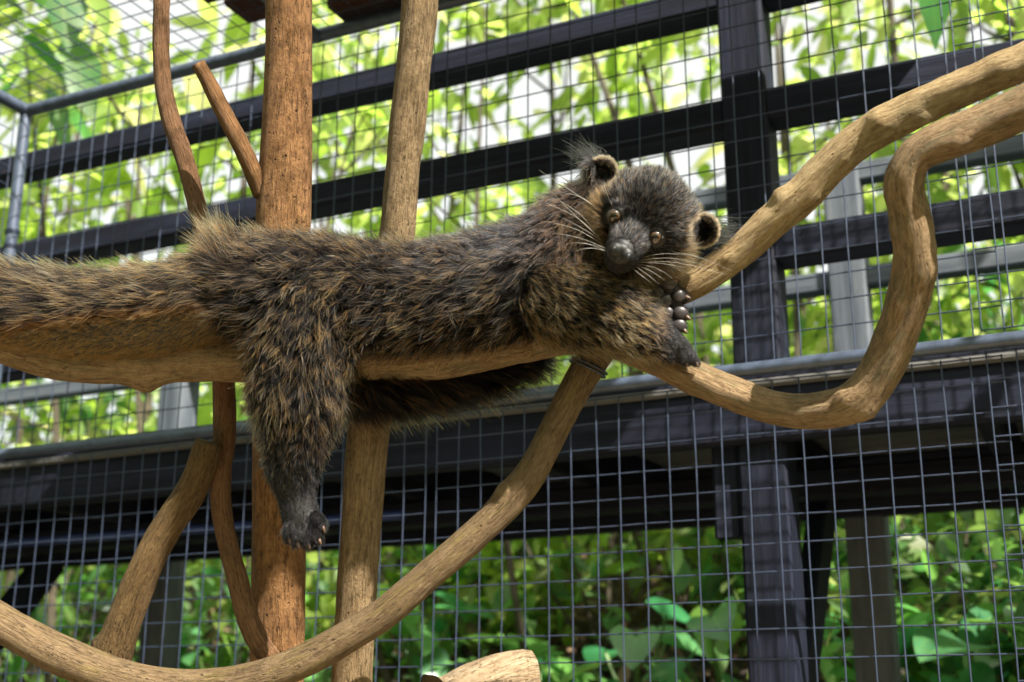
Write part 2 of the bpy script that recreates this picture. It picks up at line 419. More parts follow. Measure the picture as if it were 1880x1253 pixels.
O1, O2 = .20, 1.27
U0, U1 = -4.6, 3.4
deck = empty('boardwalk', W(.4, 0, .7) * np.array([1, 1, 0]))
tag(deck, 'raised dark timber boardwalk running behind the wire cage', 'boardwalk')
along('fascia_beam', U0, U1, 1.955, 2.098, .17, .215, M_TIMBER, deck, warp=.006)
along('fascia_beam', U0, U1, 1.935, 2.099, 1.25, 1.30, M_TIMBER, deck, warp=.006)
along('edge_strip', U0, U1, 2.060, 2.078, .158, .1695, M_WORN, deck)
along('bearer', U0, U1, 1.90, 1.965, .60, .68, M_TIMBER, deck)
k = 0
o_ = .205
while o_ < 1.25:
    along('deck_plank', U0, U1, 2.100 + .002 * (k % 2), 2.128 + .002 * (k % 2), o_, o_ + .118, M_GREY, deck); o_ += .1215; k += 1
for i in range(17):
    u = -4.4 + i * .48
    beam('joist', W(u, 2.03, .22), W(u, 2.03, 1.245), DIR_U, .045, .13, M_TIMBER, deck)
POSTS = (-1.99 - 2.4, -1.99, .457, .457 + 2.4)
for u in POSTS:
    upright('post', u, O1 + .045, -.1, 3.12, .098, M_TIMBER, deck)
    upright('post', u + .02, O2 + .05, .1, 2.99, .105, M_GREY, deck)
    # corbels and braces below the deck
    beam('corbel', W(u - .079, 1.775, O1 + .035), W(u - .079, 1.96, O1 + .035), DIR_O, .05, .055, M_TIMBER, deck)
    beam('brace', W(u, 1.35, .33), W(u, 1.90, .80), DIR_U, .045, .10, M_TIMBER, deck)
for (z0, z1) in ((2.945, 3.006), (2.655, 2.722), (2.336, 2.405)):
    for a, b in zip(POSTS[:-1], POSTS[1:]):
        along('rail', a + .0505, b - .0505, z0, z1, O1, O1 + .083, M_TIMBER, deck)
for (z0, z1) in ((2.925, 2.985), (2.60, 2.66)):
    for a, b in zip(POSTS[:-1], POSTS[1:]):
        along('rail', a + .073, b - .033, z0, z1, O2 + .02, O2 + .08, M_GREY, deck)
tag(along('blue_board', -2.6, -.40, 1.868, 1.888, .255, .285, M_BLUE, None), 'navy blue painted strip of timber under the boardwalk fascia beam', 'board')

# ------------------------------------------------------------------ wire cage
cage = empty('cage_frame', W(-1.43, 0, 0) * np.array([1, 1, 0]))
tag(cage, 'blue grey tubular steel frame of the animal cage', 'cage frame')
def pipe(name, pts, r, parent=cage, mat=None):
    v, f, b = tube(pts, [r] * len(pts), segs=14, rough=.012, sub=6)
    return under(link(name, mesh_of(name, v, f, mat or M_PIPE)), parent)
pipe('rail', [W(-1.43, 2.992, -.012), W(-.6, 2.990, -.012), W(.3, 2.990, -.012), W(2.6, 2.985, -.012)], .0165)
pipe('rail', [W(-1.43, 2.056, -.016), W(-.4, 2.052, -.016), W(.6, 2.055, -.016), W(2.6, 2.05, -.016)], .0130)
pipe('post', [W(-1.432, 2.985, -.012), W(-1.432, 2.0, -.012), W(-1.432, 1, -.012), W(-1.432, -.05, -.012)], .0155)
pipe('rail', [W(-1.43, 2.992, -.012), W(-1.43, 2.992, -1.2), W(-1.43, 2.992, -2.6)], .0165)
pipe('rail', [W(-1.43, 2.056, -.016), W(-1.43, 2.056, -1.2), W(-1.43, 2.056, -2.6)], .0130)
pipe('rail', [W(-.505, 2.985, -.012), W(-.505, 2.985, -1.2), W(-.505, 2.985, -2.6)], .0165)
pipe('post', [W(2.6, 2.985, -.012), W(2.6, 1.5, -.012), W(2.6, -.05, -.012)], .0155)

def wire_mesh(L, seed):
    """a wire along +X from 0 to L, bent a little out of true"""
    n = max(6, int(L / .05)); v, f = [], []
    r = .00150
    for i in range(n + 1):
        x = L * i / n
        a = .0016 * mnoise.noise(Vector((x * 6, seed * 4.7, .3))) + .0009 * mnoise.noise(Vector((x * 19, seed * 4.7, 5)))
        b = .0030 * mnoise.noise(Vector((x * 3, seed * 4.7, 8)))
        for k in range(5):
            t = 2 * math.pi * k / 5
            v.append((x, b + r * math.cos(t), a + r * math.sin(t)))
    for i in range(n):
        for k in range(5):
            f.append((i * 5 + k, i * 5 + (k + 1) % 5, (i + 1) * 5 + (k + 1) % 5, (i + 1) * 5 + k))
    return mesh_of('wire', v, f, M_WIRE)
def mesh_panel(label, frame, a0, a1, b0, b1, step=.05):
    """welded panel in frame(a, b): wires along a at every b, along b at every a, as parts of one panel"""
    base = frame(a0, b0); e = empty('wire_mesh_panel', base); tag(e, label, 'wire mesh', 'welded wire mesh panels of the cage')
    ea = Vector(frame(a0 + 1, b0) - base); eb = Vector(frame(a0, b0 + 1) - base); nrm = ea.cross(eb).normalized()
    ma = [wire_mesh(a1 - a0, random.random() * 99) for _ in range(5)]; mb = [wire_mesh(b1 - b0, random.random() * 99) for _ in range(5)]
    nb = int(round((b1 - b0) / step)); na = int(round((a1 - a0) / step))
    for i in range(nb + 1):
        o = link('wire', random.choice(ma), e); j = random.gauss(0, .0008)
        o.matrix_basis = frame_matrix((eb * (i * step + j)), ea + eb * random.gauss(0, .0009), -nrm)
    for i in range(na + 1):
        o = link('wire', random.choice(mb), e); j = random.gauss(0, .0009)
        o.matrix_basis = frame_matrix((ea * (i * step + j) + nrm * .0033), eb + ea * random.gauss(0, .0012), -nrm)
    return e
for o0, (z0, z1), word in ((0.0, (2.072, 2.972), 'upper'), (0.0, (.934, 2.034), 'lower')):
    zz0 = 2.0717 if word == 'upper' else .934
    rows = 18 if word == 'upper' else 22
    where = 'above the middle pipe' if word == 'upper' else 'below the middle pipe'
    mesh_panel('wire mesh panel of the cage back wall %s, beside the corner post' % where, lambda a, b: W(a, b, .0),
               -1.395, -.195, zz0, zz0 + rows * .05)
    mesh_panel('wire mesh panel of the cage back wall %s, in its middle' % where, lambda a, b: W(a, b, .0046),
               -.1708 if word == 'lower' else -.164, .93 if word == 'lower' else .936, zz0 + .001, zz0 + .001 + rows * .05)
    mesh_panel('wire mesh panel of the cage back wall %s, past the overlap seam' % where, lambda a, b: W(a, b, .0005),
               .902, 2.552, zz0 + .009, zz0 + .009 + rows * .05)
mesh_panel('wire mesh roof of the cage resting on the top pipes', lambda a, b: W(a, 3.009, b), -1.43, 1.47, -1.60, .0)
mesh_panel('wire mesh side wall of the cage beyond the corner post, upper half', lambda a, b: W(-1.4325, b, a), -1.2, -.05, 2.07, 2.97)
mesh_panel('wire mesh side wall of the cage beyond the corner post, lower half', lambda a, b: W(-1.4325, b, a), -1.2, -.05, .934, 2.034)

# boards of a small shelter roof lying on the cage roof
shel = empty('shelter_roof', W(-.3, 3.03, -.2)); tag(shel, 'dark brown boards of a shelter lying on the cage roof', 'roof')
def board(name, u0, u1, z, o0, o1, th, mat):
    return along(name, u0, u1, z, z + th, o0, o1, mat, shel)
for i in range(5):
    board('board', -.455 + .012 * (i % 2), 1.1, 3.030 + .004 * (i % 2), .07 - .125 * (i + 1), .07 - .125 * i - .006, .022, M_ROOF)
beam('batten', W(-.40, 3.068, .06), W(-.40, 3.068, -.55), DIR_U, .05, .035, M_ROOF, shel)
beam('batten', W(.10, 3.068, .06), W(.10, 3.068, -.55), DIR_U, .05, .035, M_ROOF, shel)
board('board', -.665, -.535, 3.030, -.17, -.07, .022, M_ROOF)
board('board', -.70, -.535, 3.034, -.30, -.176, .022, M_ROOF)
beam('batten', W(-.575, 3.070, -.06), W(-.575, 3.070, -.32), DIR_U, .045, .03, M_ROOF, shel)

# wire ties twisted round the corner post
def ring(name, c, axis, rad, r, mat, parent=None, turns=1.0, pitch=0.0, n=40):
    ax = Vector(axis).normalized(); a = ax.orthogonal().normalized(); b = ax.cross(a)
    pts = [np.array(Vector(c) + a * math.cos(t) * rad + b * math.sin(t) * rad + ax * pitch * t / 6.283) for t in np.linspace(0, 6.283 * turns, n)]
    v, f, _ = tube(pts, [r] * n, segs=6, sub=1, rough=0)
    o = link(name, mesh_of(name, v, f, mat))
    return under(o, parent) if parent else o
for z in (2.64, 2.60):
    ring('wire_tie', W(-1.432, z, -.012), (0, 0, 1), .0185, .0022, M_WIRE, cage, 2.0, .006)

# ------------------------------------------------------------------ poles and branches inside the cage
def Pg(px, t):
    """foot of a pole on the ground below pixel column px"""
    q = P(px, 1253, t); return q * np.array([1, 1, 0]) + np.array([0, 0, -.05])
def pole(name, chain, foot_px, mat, label, extra_top=None, **kw):
    pts = [P(a, b, t) for a, b, t, _ in chain]; rad = [r * t / F_PX for _, _, t, r in chain]
    if extra_top is not None: pts.insert(0, extra_top); rad.insert(0, rad[0])
    pts.append(Pg(foot_px, chain[-1][2])); rad.append(rad[-1] * 1.05)
    v, f, b = tube(pts, rad, **kw)
    root = empty(name, pts[-1] * np.array([1, 1, 0])); tag(root, label, 'pole')
    o = under(link('trunk', mesh_of('trunk', v, f, mat, True, {'bark': b})), root)
    return root
def grow(parent, name, chain, mat, **kw):
    return under(limb(name, chain, mat, **kw), parent)

t = 1.712
topA = P(533, -420, t)
poleA = pole('climbing_pole', [(531, -60, t, 43), (530, 100, t, 42.5), (526, 250, t, 46), (520, 400, t, 50), (517, 600, t, 49), (514, 800, t, 49), (512, 1000, t, 49), (508, 1253, t, 51)],
             507, M_POLE, 'thick upright orange brown pole behind the hind leg of the animal', topA, segs=22, rough=.035, seed=1)
grow(poleA, 'side_branch', [(364, 117, 1.665, 13.5), (385, 155, 1.67, 15), (412, 210, 1.675, 15.5), (440, 262, 1.68, 16.5), (462, 310, 1.69, 17), (480, 360, 1.70, 15)], M_POLE, segs=14, seed=2, rough=.09)
t = 1.705
poleB = pole('climbing_pole', [(771, -40, t, 35), (769, 30, t, 33.5), (760, 120, t, 32), (748, 230, t, 33), (738, 320, t, 31), (730, 430, t, 33), (702, 600, t, 36), (676, 790, t, 38), (664, 950, t, 37), (655, 1090, t, 37), (646, 1253, t, 38)],
             640, M_POLE2, 'slimmer leaning tan pole behind the back of the animal', P(785, -420, t), segs=22, rough=.05, seed=3)

perch_chain = [(-330, 470, 1.60, 44), (-160, 560, 1.61, 46), (-60, 596, 1.62, 48), (0, 616, 1.63, 49), (77, 645, 1.635, 48), (150, 658, 1.64, 47), (250, 661, 1.64, 45), (400, 658, 1.64, 43), (550, 660, 1.64, 43),
               (700, 662, 1.64, 42), (800, 655, 1.64, 42), (950, 632, 1.635, 38), (1060, 614, 1.63, 37), (1120, 618, 1.625, 37), (1180, 645, 1.61, 34), (1250, 680, 1.59, 32), (1330, 718, 1.57, 31), (1430, 751, 1.55, 31),
               (1510, 756, 1.53, 34), (1572, 738, 1.515, 38), (1622, 672, 1.50, 39), (1660, 580, 1.48, 39), (1679, 485, 1.46, 40), (1672, 400, 1.45, 38), (1658, 335, 1.44, 35), (1680, 285, 1.43, 35), (1730, 258, 1.42, 37), (1800, 232, 1.41, 39), (1880, 197, 1.39, 40), (1990, 140, 1.36, 41), (2250, 20, 1.3, 42), (2900, -260, 1.24, 43)]
perch = empty('perch_branch', P(1100, 640, 1.62) * np.array([1, 1, 0])); tag(perch, 'long worn branch under the animal bending up in an S beside the wire', 'branch')
grow(perch, 'limb', perch_chain, M_PERCH, segs=26, rough=.10, seed=4,
     knots=[(P(268, 712, 1.63), .020, .013), (P(800, 668, 1.615), .018, .010), (P(1545, 725, 1.50), .014, .008), (P(1632, 330, 1.42), .02, .006), (P(1400, 770, 1.53), .009, .006), (P(1640, 560, 1.46), .010, .006), (P(1710, 500, 1.44), .012, .006), (P(1590, 760, 1.50), .010, .008), (P(1760, 270, 1.40), .012, .007), (P(960, 650, 1.61), .010, .006), (P(120, 690, 1.61), .012, .006)])
upper = empty('pale_branch', P(1250, 520, 1.58) * np.array([1, 1, 0])); tag(upper, 'pale yellow branch rising away from under the chin of the animal', 'branch')
grow(upper, 'limb', [(1238, 540, 1.60, 25.1), (1262, 526, 1.595, 28.8), (1300, 503, 1.59, 29.8), (1360, 460, 1.58, 30.7), (1420, 405, 1.565, 32.6), (1480, 350, 1.55, 33.5), (1540, 290, 1.535, 34.4), (1600, 243, 1.52, 35.3), (1680, 201, 1.50, 34.4), (1760, 166, 1.48, 33.5), (1880, 112, 1.45, 33.5), (2000, 60, 1.42, 33.5), (2250, -40, 1.36, 33.5), (2900, -300, 1.30, 33.5)],
     M_PALE, segs=26, rough=.12, seed=5, knots=[(P(1437, 362, 1.55), .011, .010), (P(1612, 222, 1.50), .012, .011), (P(1380, 505, 1.56), .012, .006), (P(1840, 125, 1.45), .015, .007), (P(1330, 470, 1.56), .008, .006), (P(1500, 370, 1.53), .009, .007), (P(1700, 225, 1.48), .010, .008), (P(1560, 300, 1.51), .007, .006)])
lower = empty('curved_branch', P(700, 1130, 1.62) * np.array([1, 1, 0])); tag(lower, 'grey brown branch curving down from the wire tie across both poles', 'branch')
grow(lower, 'limb', [(1112, 618, 1.632, 33.5), (1092, 655, 1.628, 31.6), (1058, 712, 1.62, 28.8), (1022, 780, 1.62, 27.9), (988, 848, 1.615, 28.4), (950, 903, 1.61, 29.8), (880, 975, 1.605, 27.9), (800, 1045, 1.60, 27.9), (700, 1130, 1.60, 28.8), (620, 1180, 1.60, 29.8), (540, 1222, 1.60, 30.7), (440, 1252, 1.60, 30.7), (330, 1262, 1.60, 31.6), (230, 1248, 1.60, 33.5), (120, 1208, 1.60, 34.4), (40, 1165, 1.60, 33.5), (-80, 1095, 1.61, 32.6), (-330, 960, 1.63, 31.6)],
     M_LOWER, segs=20, rough=.06, seed=6, knots=[(P(925, 900, 1.6), .014, .006)])
axis = P(1062, 705, 1.622) - P(1092, 655, 1.628)
for k_, dz in enumerate((0, .006)):
    ring('wire_tie', P(1082, 672, 1.626) + axis * (.12 * k_), axis + np.array([.01, 0, .012]), .0262, .0014, M_WIRE, lower, 1.0)
thin = empty('thin_branch', P(515, 1228, 1.66) * np.array([1, 1, 0])); tag(thin, 'thin reddish brown stem winding up beside the thick orange pole', 'branch')
grow(thin, 'limb', [(330, -300, 1.80, 13), (300, -60, 1.77, 15), (296, 50, 1.76, 15), (299, 150, 1.755, 15.5), (316, 225, 1.75, 17), (343, 305, 1.74, 17), (362, 380, 1.73, 17), (380, 460, 1.72, 18), (396, 560, 1.705, 19), (406, 640, 1.70, 19.5), (411, 720, 1.70, 20.5), (412, 800, 1.70, 21), (406, 860, 1.69, 20), (405, 920, 1.685, 19), (418, 1000, 1.675, 19), (437, 1070, 1.66, 19.5), (456, 1140, 1.645, 20.5), (482, 1190, 1.64, 20), (520, 1232, 1.64, 17)],
     M_THIN, segs=16, rough=.09, seed=7)
stub = empty('cut_branch', P(380, 830, 1.68) * np.array([1, 1, 0])); tag(stub, 'sawn off olive brown branch leaning against the thin stem', 'branch')
grow(stub, 'limb', [(385, 812, 1.672, 27), (372, 850, 1.67, 28), (348, 905, 1.665, 29), (306, 970, 1.66, 29.5), (268, 1040, 1.655, 30), (238, 1115, 1.65, 32), (215, 1185, 1.65, 34), (190, 1275, 1.65, 36), (120, 1600, 1.64, 38), (40, 2400, 1.7, 38)],
     M_STUB, segs=18, rough=.09, seed=8, knots=[(P(172, 1182, 1.645), .010, .012)])
log = empty('log', P(900, 1240, 1.9) * np.array([1, 1, 0])); tag(log, 'bleached log end lying low beyond the curved lower branch', 'log')
grow(log, 'limb', [(975, 1236, 1.93, 40), (950, 1240, 1.92, 46), (900, 1258, 1.91, 47), (830, 1292, 1.90, 50), (740, 1345, 1.88, 52), (600, 1480, 1.86, 54), (420, 2100, 1.85, 56), (380, 2700, 1.9, 56)], M_LOG, segs=20, rough=.12, seed=9, knots=[(P(968, 1205, 1.9), .02, .01)])
grow(log, 'side_stub', [(812, 1275, 1.88, 14), (795, 1252, 1.86, 12), (778, 1247, 1.85, 9)], M_STUB, segs=12, seed=10, rough=.1)
# ------------------------------------------------------------------ the binturong
from mathutils.bvhtree import BVHTree
HC = np.array([1187.0, 398.0]); HR = np.array([.885, .466]); HD = np.array([-.466, .885]); TH = 1.55
def HP(r, dn, dep=0.0):
    q = HC + r * HR + dn * HD
    return P(q[0], q[1], TH + dep)
SPH = []      # centre, radii (right, up, depth), region, flow, shaft position 0..1
def chain(region, pts, flow=1, n=7, sq=1.0):
    q = catmull([(*P(a, b, t_), r * t_ / F_PX) for a, b, t_, r in pts], n)
    d = np.gradient(q[:, :3], axis=0); d /= np.linalg.norm(d, axis=1)[:, None]
    for i in range(len(q)):
        SPH.append((q[i, :3], np.array([q[i, 3]] * 2 + [q[i, 3] * sq]), region, d[i] * flow, i / (len(q) - 1)))
def ball(region, c, r, flow=(0, 0, 0), s=0.0):
    r = np.array([r] * 3) if np.isscalar(r) else np.array(r)
    SPH.append((np.asarray(c, float), r, region, np.asarray(flow, float), s))
K = 1.55 / F_PX
chain('torso', [(452, 535, 1.625, 84), (540, 538, 1.615, 97), (640, 545, 1.61, 95), (740, 550, 1.61, 90), (850, 537, 1.61, 93), (950, 515, 1.605, 98), (1020, 480, 1.60, 95), (1062, 440, 1.60, 88), (1105, 408, 1.59, 78)], -1)
chain('thigh', [(572, 575, 1.59, 88), (552, 665, 1.578, 84), (546, 730, 1.572, 74), (545, 780, 1.572, 62), (538, 828, 1.574, 50), (537, 870, 1.576, 41), (545, 915, 1.575, 33), (553, 950, 1.57, 33), (558, 970, 1.565, 28)])
chain('tail', [(470, 522, 1.635, 78), (395, 550, 1.632, 78), (300, 578, 1.625, 76), (200, 585, 1.62, 74), (100, 580, 1.615, 71), (0, 566, 1.608, 67), (-120, 540, 1.605, 60), (-300, 485, 1.59, 50)])
chain('belly', [(620, 610, 1.645, 62), (650, 695, 1.66, 46), (730, 706, 1.662, 40), (820, 698, 1.67, 34), (910, 680, 1.675, 26), (985, 662, 1.675, 14)])
chain('arm', [(1000, 525, 1.585, 82), (1070, 556, 1.565, 74), (1130, 578, 1.552, 58), (1175, 600, 1.550, 44), (1210, 620, 1.553, 31), (1236, 637, 1.556, 25), (1252, 647, 1.560, 19)])
chain('fararm', [(1090, 500, 1.63, 50), (1150, 520, 1.61, 42), (1190, 535, 1.60, 32), (1208, 548, 1.583, 24)])
ball('farhand', P(1218, 548, 1.577), [24 * K, 26 * K, 11 * K]); ball('farhand', P(1228, 571, 1.577), [20 * K, 24 * K, 10 * K])
FAR_TOES = [((1219, 530), (1231, 520), (1244, 514), 13.5), ((1231, 545), (1249, 543), (1264, 547), 13.5), ((1235, 565), (1251, 576), (1265, 585), 13), ((1231, 583), (1250, 600), (1259, 610), 11)]
for a, b, c, r in FAR_TOES:
    chain('farhand', [(*a, 1.574, r), (*b, 1.568, r), (*(np.array(b) * .4 + np.array(c) * .6), 1.566, r * .55)], n=4)
NEAR_TOES = [((1226, 640), (1231, 654), (1236, 660), 12), ((1246, 646), (1254, 658), (1260, 666), 11.5), ((1256, 645), (1270, 658), (1279, 668), 11), ((1216, 630), (1214, 644), (1214, 650), 10)]
for a, b, c, r in NEAR_TOES:
    chain('hand', [(*a, 1.556, r), (*b, 1.552, r * .95), (*c, 1.554, r * .6)], n=4)
HIND_TOES = [((540, 960), (531, 978), (528, 990), 11), ((550, 968), (545, 988), (543, 998), 11.5), ((562, 970), (564, 990), (564, 1001), 11.5), ((572, 965), (580, 983), (583, 994), 11), ((578, 950), (588, 962), (592, 970), 10)]
for a, b, c, r in HIND_TOES:
    chain('hindpaw', [(*a, 1.555, r), (*b, 1.550, r), (*c, 1.551, r * .6)], n=4)
# head
ball('head', HP(2, -2, .0), [94 * K, 80 * K, 86 * K]); ball('head', HP(-2, -18, -.012), 70 * K); ball('cheek', HP(-56, 34, .004), 50 * K); ball('cheek', HP(52, 34, .004), 52 * K)
ball('head', HP(-5, 18, -.026), [54 * K, 46 * K, 46 * K]); ball('cheek', HP(0, 70, .0), 56 * K); ball('cheek', HP(20, 88, .012), 48 * K)
for i, s_ in enumerate(np.linspace(0, 1, 8)):
    ball('muzzle', HP(-7 - 2 * s_, 44 + 32 * s_, -.036 - .030 * s_), (39 - 11 * s_) * K)
ball('muzzle', HP(-20, 80, -.054), 21 * K); ball('muzzle', HP(4, 80, -.054), 21 * K); ball('muzzle', HP(-8, 94, -.058), 23 * K); ball('muzzle', HP(-7, 82, -.035), 32 * K)
ball('head', HP(-47, 14, -.044), 18 * K); ball('head', HP(31, 14, -.044), 18 * K)

# join the volumes, then remesh to one continuous skin
def ico(sub):
    import bmesh
    bm = bmesh.new(); bmesh.ops.create_icosphere(bm, subdivisions=sub, radius=1)
    v = np.array([x.co[:] for x in bm.verts]); f = np.array([[y.index for y in x.verts] for x in bm.faces]); bm.free()
    return v, f
iv, if_ = ico(3)
BV, BF = [], []
nv = 0
ROT = np.stack([RT, UP, FW], 0)
HROT = np.stack([HR[0] * RT - HR[1] * UP, -(HD[0] * RT - HD[1] * UP), FW], 0)
for c, r, reg, fl, s_ in SPH:
    rot = HROT if reg in ('head', 'cheek', 'muzzle') else ROT
    BV.append(c + (iv * r) @ rot); BF.append(if_ + nv); nv += len(iv)
# ears: closed cups with a rolled rim
EARS = [(np.array([1104, 319.]), -1), (np.array([1291, 424.]), 1)]
def ear_cup(c2, side):
    global nv
    prof = [(0, .010), (12, .006), (20, .001), (25, -.006), (27.5, -.013), (26, -.0165), (22.5, -.0165), (19, -.010), (14, -.003), (8, .001), (0, .003)]
    seg = 28; vs_, fs_ = [], []
    ax_r = HR * side
    for i, (r, dep) in enumerate(prof):
        for k_ in range(seg):
            a = 2 * math.pi * k_ / seg
            lx, ly = r * math.cos(a) * 1.0, r * math.sin(a) * 1.12
            # the cup leans forward and outwards
            q = c2 + HR * lx + HD * ly
            tilt = .0005 * (lx * -side) * .55 + .00025 * ly
            vs_.append(P(q[0], q[1], TH + .004 + dep + tilt))
    for i in range(len(prof) - 1):
        for k_ in range(seg):
            fs_.append((i * seg + k_, i * seg + (k_ + 1) % seg, (i + 1) * seg + (k_ + 1) % seg, (i + 1) * seg + k_))
    return np.array(vs_), np.array([t_ for q in fs_ for t_ in ((q[0], q[1], q[2]), (q[0], q[2], q[3]))])
for c2, side in EARS:
    a, b = ear_cup(c2, side); BV.append(a); BF.append(b + nv); nv += len(a)
    q = c2 - HR * side * 16 + HD * 6
    BV.append(P(q[0], q[1], TH + .008) + (iv * np.array([22 * K, 24 * K, 12 * K])) @ HROT); BF.append(if_ + nv); nv += len(iv)
def skin_mat():
    m, nt, bs, out = new_mat('dark_skin')
    v = node(nt, 'ShaderNodeTexCoord').outputs['Object']
    c = ramp(nt, noise_tex(nt, v, 300, 3), [(.3, (.005, .0045, .0048)), (.7, (.014, .011, .0105))]).outputs[0]
    nt.links.new(c, bs.inputs['Base Color']); bs.inputs['Roughness'].default_value = .6
    bump(nt, bs, noise_tex(nt, v, 500, 3), .5, .001); return m
M_SKIN = skin_mat()
tmp = link('tmp_body', mesh_np('tmp_body', np.vstack(BV), np.vstack(BF)))
rm = tmp.modifiers.new('remesh', 'REMESH'); rm.mode = 'VOXEL'; rm.voxel_size = .0026; rm.use_smooth_shade = True
sm = tmp.modifiers.new('smooth', 'SMOOTH'); sm.factor = .5; sm.iterations = 3
dg = bpy.context.evaluated_depsgraph_get(); ev = tmp.evaluated_get(dg)
body_me = bpy.data.meshes.new_from_object(ev); body_me.name = 'binturong'
bpy.data.objects.remove(tmp)
body_me.materials.clear(); body_me.materials.append(M_SKIN)
body_me.polygons.foreach_set('use_smooth', [True] * len(body_me.polygons))
body = link('binturong', body_me)
tag(body, 'shaggy dark brown and grizzled binturong sprawled along the branch, one hind leg dangling', 'binturong')
nvb = len(body_me.vertices); bco = np.empty(nvb * 3, np.float32); body_me.vertices.foreach_get('co', bco); bco = bco.reshape(-1, 3)
body_me.calc_loop_triangles(); nt_ = len(body_me.loop_triangles)
tri = np.empty(nt_ * 3, np.int32); body_me.loop_triangles.foreach_get('vertices', tri); tri = tri.reshape(-1, 3)
bno = np.empty(nvb * 3, np.float32); body_me.vertices.foreach_get('normal', bno); bno = bno.reshape(-1, 3)
bvh = BVHTree.FromPolygons([tuple(map(float, x)) for x in bco], [tuple(map(int, x)) for x in tri])
def hit(px, py):
    d = Vector(P(px, py, 1.0) - EYE).normalized(); r = bvh.ray_cast(Vector(EYE), d)
    return (np.array(r[0]), np.array(r[1])) if r[0] is not None else (P(px, py, TH), -FW)

# ---- coat: strands rooted on the skin, as a part of the animal
A_, B_, C_ = bco[tri[:, 0]], bco[tri[:, 1]], bco[tri[:, 2]]
area = .5 * np.linalg.norm(np.cross(B_ - A_, C_ - A_), axis=1)
cen = (A_ + B_ + C_) / 3
SC = np.array([s[0] for s in SPH]); SR = np.array([s[1].mean() for s in SPH]); SREG = np.array([s[2] for s in SPH]); SFL = np.array([s[3] for s in SPH]); SS = np.array([s[4] for s in SPH])
def nearest(p):
    out = np.empty(len(p), int)
    for i in range(0, len(p), 20000):
        q = p[i:i + 20000]
        out[i:i + 20000] = np.argmin(np.linalg.norm(q[:, None] - SC[None], axis=2) - SR[None], axis=1)
    return out
def to_px(p):
    d = p - EYE; z = d @ FW
    return CX + F_PX * (d @ RT) / z, CY - F_PX * (d @ UP) / z, z
tri_reg = SREG[nearest(cen)]
dens = {'torso': 1.0, 'thigh': 1.15, 'tail': 1.1, 'belly': 1.0, 'arm': 1.5, 'fararm': .7, 'farhand': 1.2, 'hand': 2.6, 'hindpaw': 2.6, 'head': 4.6, 'cheek': 2.6, 'muzzle': 4.5}
wgt = area * np.array([dens[r] for r in tri_reg])
# the far side and what lies outside the picture needs fewer strands
cx_, cy_, _ = to_px(cen); wgt *= np.where(cx_ < -60, .35, 1.0)
NS = 380000
pick = rng.choice(len(tri), NS, p=wgt / wgt.sum())
r1, r2 = rng.random(NS), rng.random(NS); r1s = np.sqrt(r1)
bary = np.stack([1 - r1s, r1s * (1 - r2), r1s * r2], 1)
root = (bco[tri[pick]] * bary[:, :, None]).sum(1)
nrm = (bno[tri[pick]] * bary[:, :, None]).sum(1); nrm /= np.linalg.norm(nrm, axis=1)[:, None]
near = nearest(root); reg = SREG[near]; flow = SFL[near].copy(); ss = SS[near]
X, Y, Z = to_px(root)
NOSE2 = np.array([1141., 462.])
nose_p, nose_n = hit(*NOSE2)
isface = np.isin(reg, ('head', 'cheek', 'muzzle'))
flow[isface] = root[isface] - (nose_p + FW * .01)
tang = flow - nrm * (flow * nrm).sum(1)[:, None]
tl = np.linalg.norm(tang, axis=1)[:, None]; tang = np.where(tl > 1e-6, tang / np.maximum(tl, 1e-6), 0)
def smooth01(x, a, b):
    q = np.clip((x - a) / (b - a), 0, 1); return q * q * (3 - 2 * q)
L = np.full(NS, .03)
def setL(name, val): 
    m = reg == name; L[m] = val[m] if isinstance(val, np.ndarray) else val
setL('torso', .0265 - .008 * smooth01(X, 880, 1080))
setL('thigh', .0235 - .009 * smooth01(Y, 740, 830) - .009 * smooth01(Y, 830, 920))
setL('tail', .032 - .024 * smooth01(Y + .12 * X - 30, 555, 595))
setL('belly', .036); setL('arm', .023 - .008 * smooth01(X, 1120, 1190) - .009 * smooth01(X, 1190, 1240)); setL('fararm', .016)
setL('farhand', .006); setL('hand', .0042); setL('hindpaw', .0075); setL('head', .0085); setL('cheek', .016); L[reg == 'muzzle'] = .0062 - .0034 * smooth01((X[reg == 'muzzle'] - HC[0]) * HD[0] + (Y[reg == 'muzzle'] - HC[1]) * HD[1], 40, 75)
dn_ = (X - HC[0]) * HD[0] + (Y - HC[1]) * HD[1]; rr_ = (X - HC[0]) * HR[0] + (Y - HC[1]) * HR[1]
m = reg == 'head'
L[m] = np.where(np.abs(rr_[m]) > 70, .012, .0080) * (1 - .45 * smooth01(dn_[m], 0, 40))
NK = NS // 15
kc = rng.choice(NS, NK, replace=False); kd2 = KDTree(NK)
for i, j in enumerate(kc): kd2.insert(root[j], i)
kd2.balance(); tuft_id = np.array([kd2.find(p)[1] for p in root])
light_p = np.array([{'torso': .30, 'thigh': .31, 'tail': .34, 'belly': .18, 'arm': .55, 'head': .5, 'cheek': .5, 'muzzle': .4}.get(r, .3) for r in reg[kc]])
islight = (rng.random(NK) < light_p)[tuft_id]
guard = rng.random(NS) < np.where(isface, .36, np.where(islight, .46, .05))
L *= np.where(guard, rng.uniform(.6, 1.35, NS), rng.uniform(.4, .85, NS))
